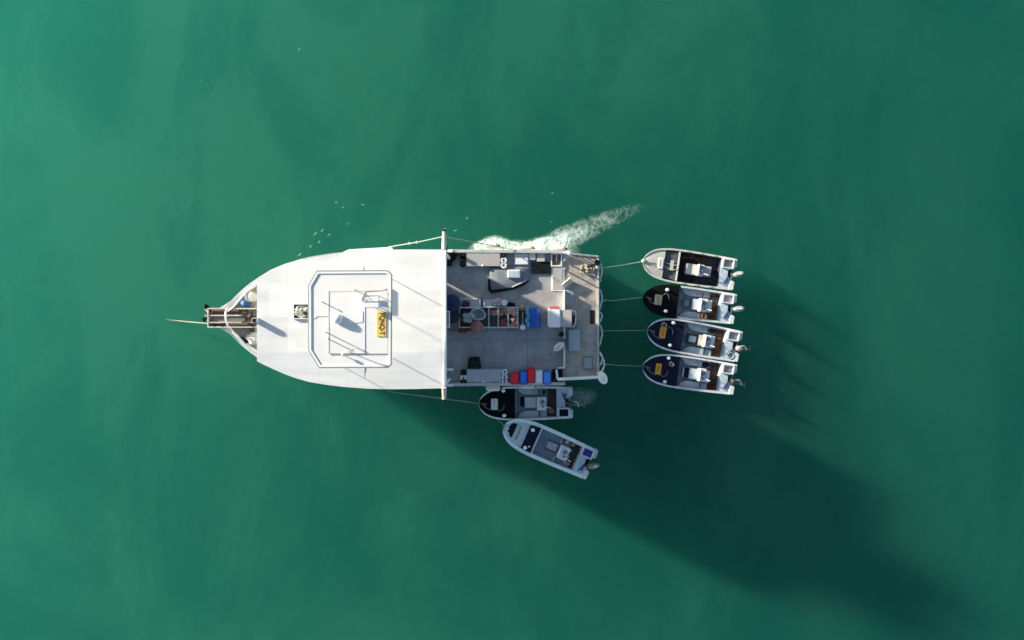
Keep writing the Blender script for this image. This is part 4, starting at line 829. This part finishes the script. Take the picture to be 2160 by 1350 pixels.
# 4
make_dory((1355.5, 773.5), (1544, 800), 69, 'dory with navy foredeck, orange plate and navy box ahead of console, last of the row', dict(
    fdeck=NAVY, u1=.40, balls=((.268, .74), (.262, -.72)), plate=(.14, .205, -.34, .34, ORANGE), cs=-1, aftm=mat('dark_brown_floor', (.10, .045, .02), .6, var=.4, scale=9),
    blocks=[('box_rim', (.458, .472, -.30, .32, .5), DORYW), ('navy_box', (.474, .525, -.28, .30, .48), NAVY), ('seat_box', (.527, .62, -.34, .32, .55), BOXG), ('console', (.62, .70, -.40, .40, .85), BOXW), ('helm_seat', (.70, .745, -.42, .30, .75), BOXW)], motor=dict(tilt=True, steer=-8, v=-.12, m=mat('black_cowl', (.03, .03, .035), .4))))
# 5: alongside
make_dory((1010, 852), (1201, 849.5), 70, 'dory with black foredeck and pale plate lying alongside the mother ship', dict(
    fdeck=JET, u1=.40, balls=((.272, .78), (.28, -.70)), plate=(.135, .21, -.36, .32, mat('pale_grey_plate', (.62, .63, .60), .5, var=.1)), marks=((.3, .05), (.05, .02)), bin_side=-1, binf=NAVY, cs=-1, aft=(.765, .855), aftm=OLIVE,
    blocks=[('dark_well', (.46, .505, -.24, .34, .3), NAVY), ('seat_box', (.507, .635, -.30, .34, .5), BOXG), ('console', (.64, .745, -.42, .36, .85), BOXW)], motor=dict(tilt=True, steer=-14, v=.0, m=mat('black_cowl', (.03, .03, .035), .4))))
# 6: loose one with wide pale gunwales
r = make_dory((1062.5, 899.5), (1242.5, 978.5), 71, 'pale wide gunwaled dory lying at an angle with dark mid deck and open bow well', dict(
    fdeck=mat('pale_blue_foredeck', (.52, .60, .64), .5, var=.08, scale=4), u1=.385, gw=.165, gwm=mat('pale_blue_gunwale', (.72, .82, .84), .45, var=.08), balls=(), cords=False, bench=False, floor=mat('pale_slate_floor', (.30, .37, .41), .55, var=.1), bin_side=1, binm=DORYW, binf=mat('royal_blue_bin', (.02, .06, .40), .45), aft=(.745, .855), aftm=OLIVE, scrapm=CREAM,
    blocks=[('tray_rim', (.485, .497, -.34, .36, .42), PALE), ('grey_tray', (.497, .635, -.30, .30, .38), mat('dark_grey_tray', (.11, .13, .14), .6)), ('ice_bags', (.505, .625, -.18, .26, .46), mat('ice_bag_grey', (.45, .50, .53), .5, var=.2, scale=9)), ('console', (.645, .755, -.40, .38, .85), BOXW)], motor=dict(steer=40, v=-.1, m=mat('dim_grey_cowl', (.16, .16, .17), .45))))
t, P, Q, mk, sheer, fd = r
b = MB().prism([tuple(Q(u, v, 0)[:2]) for u, v in ((.05, .06), (.062, .30), (.085, .44), (.125, .46), (.125, -.40), (.095, -.36), (.075, -.18), (.055, -.16))], sheer(.08), sheer(.08) + .055); mk(b, 'bow_well', BLACK, fd)
b = MB().prism([tuple(Q(u, v, 0)[:2]) for u, v in ((.258, .72), (.372, .80), (.372, -.80), (.258, -.76))], .7, .80); dm = mk(b, 'mid_deck', NAVY, fd, bevel=.01)
for u, v in ((.30, .52), (.30, -.62)): mk(MB().ball(Q(u, v, .86), (.105, .105, .075)), 'deck_light', _mats['white_deck_light'])
mk(MB().ball(Q(.335, -.47, .83), (.05, .05, .04)), 'deck_light', _mats['white_deck_light'])
mk(MB().box(Q(.385, 0, .74), (.06, 1.5, .06)), 'cross_beam', _mats['pale_blue_gunwale'], bevel=.01)
mk(MB().prism([tuple(Q(u, v, 0)[:2]) for u, v in ((.155, .46), (.225, .46), (.225, -.42), (.155, -.42))], .8, sheer(.19) + .075), 'name_plate', mat('pale_sage_plate', (.55, .60, .58), .5), fd, bevel=.005)
b = MB()
for v in (.34, .2, .06, -.08, -.22, -.34): b.box(Q(.175, v, sheer(.19) + .078), (.09, .05, .004)); b.box(Q(.17, v - .05, sheer(.19) + .078), (.03, .06, .004))
mk(b, 'worn_lettering', INK, fd)
for s in (1, -1): mk(MB().box(Q(.635, s * .72, .34), (.06, .5, .28)), 'thwart', PALE)

# loose gear lying in the dories
def gear(i, kind, u, v, z, m, label, cat, r=.12):
    MW, Q, sheer = DM[i]; c = MW @ Q(u, v, z); b = MB()
    if kind == 'coil':
        for k in range(4): b.tube([c + Vector((r * (1 + .12 * math.sin(k * 2)) * math.cos(a * .4) + .02 * k, r * (1 + .1 * math.cos(k)) * math.sin(a * .4) - .015 * k, .015 + .018 * k)) for a in range(16)], .013, 6, closed=True)
        nm = 'coiled_rope'
    elif kind == 'net':
        for k in range(6): b.lump(c + Vector((random.uniform(-.25, .25), random.uniform(-.08, .08), .06)), (.16, .1, .08), k + 11, .5)
        nm = 'net_bundle'
    elif kind == 'rag': b.lump(c + Vector((0, 0, .05)), (r, r * .6, .06), int(u * 99), .4); nm = 'rag'
    elif kind == 'jug': b.lathe(c, [(r, 0), (r, .22), (r * .4, .28), (r * .3, .34), (.01, .34)], n=14); nm = 'water_jug'
    elif kind == 'bucket': b.lathe(c, [(r * .8, 0), (r, .26), (r * .92, .26), (r * .72, .04), (.01, .04)], n=18); nm = 'bait_bucket'
    solo(b, nm, m, c, label, cat)
NETM = mat('brown_net', (.16, .075, .04), .85, var=.4, scale=14)
gear(0, 'net', .50, .70, .2, NETM, 'brown net along the port side of the cream bowed dory', 'net')
gear(0, 'net', .66, .68, .24, mat('dark_brown_net', (.08, .05, .035), .85, var=.4, scale=14), 'dark brown net aft of the lighter net in the cream bowed dory', 'net')
gear(0, 'bucket', .80, -.45, .24, mat('slate_bucket', (.12, .13, .15), .5), 'slate grey bait bucket in the stern of the cream bowed dory', 'bucket')
gear(1, 'coil', .81, .5, .25, ROPEG, 'grey rope coil on the brown floor of the black bowed dory', 'rope', .13)
gear(1, 'bucket', .70, -.68, .36, mat('orange_bucket', (.60, .22, .05), .5), 'orange bait bucket beside the console of the black bowed dory', 'bucket', .11)
gear(2, 'coil', .16, .52, .84, ROPEG, 'small rope coil beside the orange plate on the third dory', 'rope', .11)
gear(2, 'coil', .935, -.58, .645, mat('pale_blue_rope', (.36, .46, .50), .8, var=.2, scale=30), 'pale blue rope coil on the stern deck of the third dory', 'rope', .17)
gear(2, 'rag', .72, .66, .36, DARKCLOTH, 'dark rag on the port bench of the third dory', 'rag', .2)
gear(3, 'coil', .30, .42, .78, ROPEG, 'loop of rope behind the deck light on the lowest towed dory', 'rope', .1)
gear(3, 'rag', .70, .64, .36, NAVY, 'navy rag on the port bench of the lowest towed dory', 'rag', .2)
gear(3, 'bucket', .80, -.55, .25, mat('dull_red_bucket', (.35, .05, .03), .5), 'dull red bait bucket on the brown floor of the lowest towed dory', 'bucket', .12)
gear(4, 'rag', .81, -.55, .25, mat('beige_rag', (.40, .31, .26), .8, var=.3, scale=12), 'beige rag on the olive floor of the dory alongside', 'rag', .16)
gear(4, 'bucket', .72, .66, .36, mat('slate_bucket', (.12, .13, .15), .5), 'slate grey bucket near the console of the dory alongside', 'bucket', .12)
gear(5, 'jug', .70, .66, .25, DORYW, 'white water jug by the console of the loose angled dory', 'jug', .1)
gear(5, 'rag', .78, -.62, .25, mat('pale_pink_rag', (.50, .40, .38), .8, var=.2, scale=12), 'pale pink rag on the olive floor of the loose angled dory', 'rag', .22)

# ---------------------------------------------------------------- churned foam by the port quarter
def foam():
    m = bpy.data.materials.new('churned_foam'); m.use_nodes = True; n = m.node_tree; n.nodes.clear(); N = n.nodes.new; L = n.links.new
    out = N('ShaderNodeOutputMaterial'); at = N('ShaderNodeAttribute'); at.attribute_name = 'cover'; tr = N('ShaderNodeBsdfTransparent'); df = N('ShaderNodeBsdfDiffuse'); df.inputs['Color'].default_value = (.60, .70, .66, 1)
    mx = N('ShaderNodeMixShader'); L(at.outputs['Fac'], mx.inputs[0]); L(tr.outputs[0], mx.inputs[1]); L(df.outputs[0], mx.inputs[2]); L(mx.outputs[0], out.inputs['Surface'])
    V = []; F = []; C = []
    def patch(x0, x1, y0, y1, env, step=1.1):
        nx, ny = int((x1 - x0) / step), int((y1 - y0) / step); idx = {}
        for i in range(nx + 1):
            for j in range(ny + 1):
                px, py = x0 + i * step, y0 + j * step; e = env(px, py)
                if e <= .01: continue
                q = Vector((px * .05, py * .05, 0)); wv = noise.noise_vector(q * .9) * .9
                rd = 1 - abs(noise.noise(q * 1.7 + wv)) * 2.6; r2 = 1 - abs(noise.noise(q * 3.9 + wv * 2 + Vector((9, 4, 2)))) * 2.6
                a = max(0, rd) * .65 + max(0, r2) * .5; body = .5 + .5 * noise.noise(q * .6 + Vector((3, 8, 1)))
                c = e * (a * .55 + body * .34) + max(0, e - .7) * 1.2 + .02
                c = max(0, min(.97, (c - .10) * 1.1)) * min(1, e * 4)
                idx[(i, j)] = len(V); V.append(W(px, py,   .02 + .03 * c)); C.append(c)
        for (i, j) in list(idx):
            k = [(i, j), (i + 1, j), (i + 1, j + 1), (i, j + 1)]
            if all(q in idx for q in k) and max(C[idx[q]] for q in k) > .015: F.append(tuple(idx[q] for q in k))
    def main(px, py):
        e = 0.0
        if 975 < px < 1240:                      # along the hull
            top = 512 - 14 * min(1, (px - 975) / 70) - 6 * math.sin(px * .05); e = max(e, max(0, min(1, (py - top) / 9)) * max(0, min(1, (px - 978) / 25)) * max(0, min(1, (1235 - px) / 70)) * 1.0)
        cx = (px - 1160) / 215                    # plume swept aft
        if -.05 < cx < 1.1:
            cyc = 520 - 105 * cx + 14 * cx * cx; wd = 38 * (1 - .55 * cx) * (1 if cx > 0.05 else .9); dd = abs(py - cyc) / wd
            e = max(e, max(0, 1 - dd ** 2) * (1.15 - cx * 1.02) * (1 if cx > 0 else .8))
        if 1146 < px < 1214 and py > 490: e = max(e, max(0, 1 - ((px - 1180) / 34) ** 2) * min(1, (py - 492) / 18) * 1.15)
        return max(0, min(1.15, e))
    patch(972, 1400, 396, 540, main)
    def wash(px, py): return max(0, 1 - ((px - 1225) / 45) ** 2 - ((py - 836) / 24) ** 2) * .55
    patch(1185, 1275, 812, 862, wash)
    def wisp(px, py): return max(0, 1 - ((px - 1470) / 110) ** 2 - ((py - 426 + (px - 1470) * .12) / 22) ** 2) * .16
    for fx, fy, ln, an in ((709, 427, 4, .3), (724, 437, 3, .2), (680, 486, 6, .7), (665, 493, 8, .8), (673, 510, 6, .8), (632, 537, 7, .7), (694, 495, 5, .5), (735, 472, 3, .5), (765, 432, 6, 0), (631, 104, 6, .9), (446, 200, 2, .4), (423, 170, 2, .4), (1165, 407, 3, .3), (985, 460, 5, 1.0), (1163, 468, 2, .4), (655, 520, 4, .8), (938, 482, 4, .5), (960, 486, 5, .3)):
        o = len(V); d = Vector((math.cos(an), -math.sin(an)));
        for k, (a, c) in enumerate(((-1, 0), (0, .35), (1, 0), (0, -.35), (0, 0))): V.append(W(fx + d.x * a * ln - d.y * c * 3, fy + d.y * a * ln + d.x * c * 3, .03)); C.append(.75 if k == 4 else .1)
        F += [(o, o + 1, o + 4), (o + 1, o + 2, o + 4), (o + 2, o + 3, o + 4), (o + 3, o, o + 4)]
    me = bpy.data.meshes.new('foam'); me.from_pydata([tuple(v) for v in V], [], [tuple(f) for f in F]); a = me.attributes.new('cover', 'FLOAT', 'POINT')
    a.data.foreach_set('value', C); me.materials.append(m); o = bpy.data.objects.new('foam', me); COL.objects.link(o); o['kind'] = 'stuff'; o['label'] = 'white churned foam streaming from the port quarter of the mother ship'; o['category'] = 'foam'
foam()
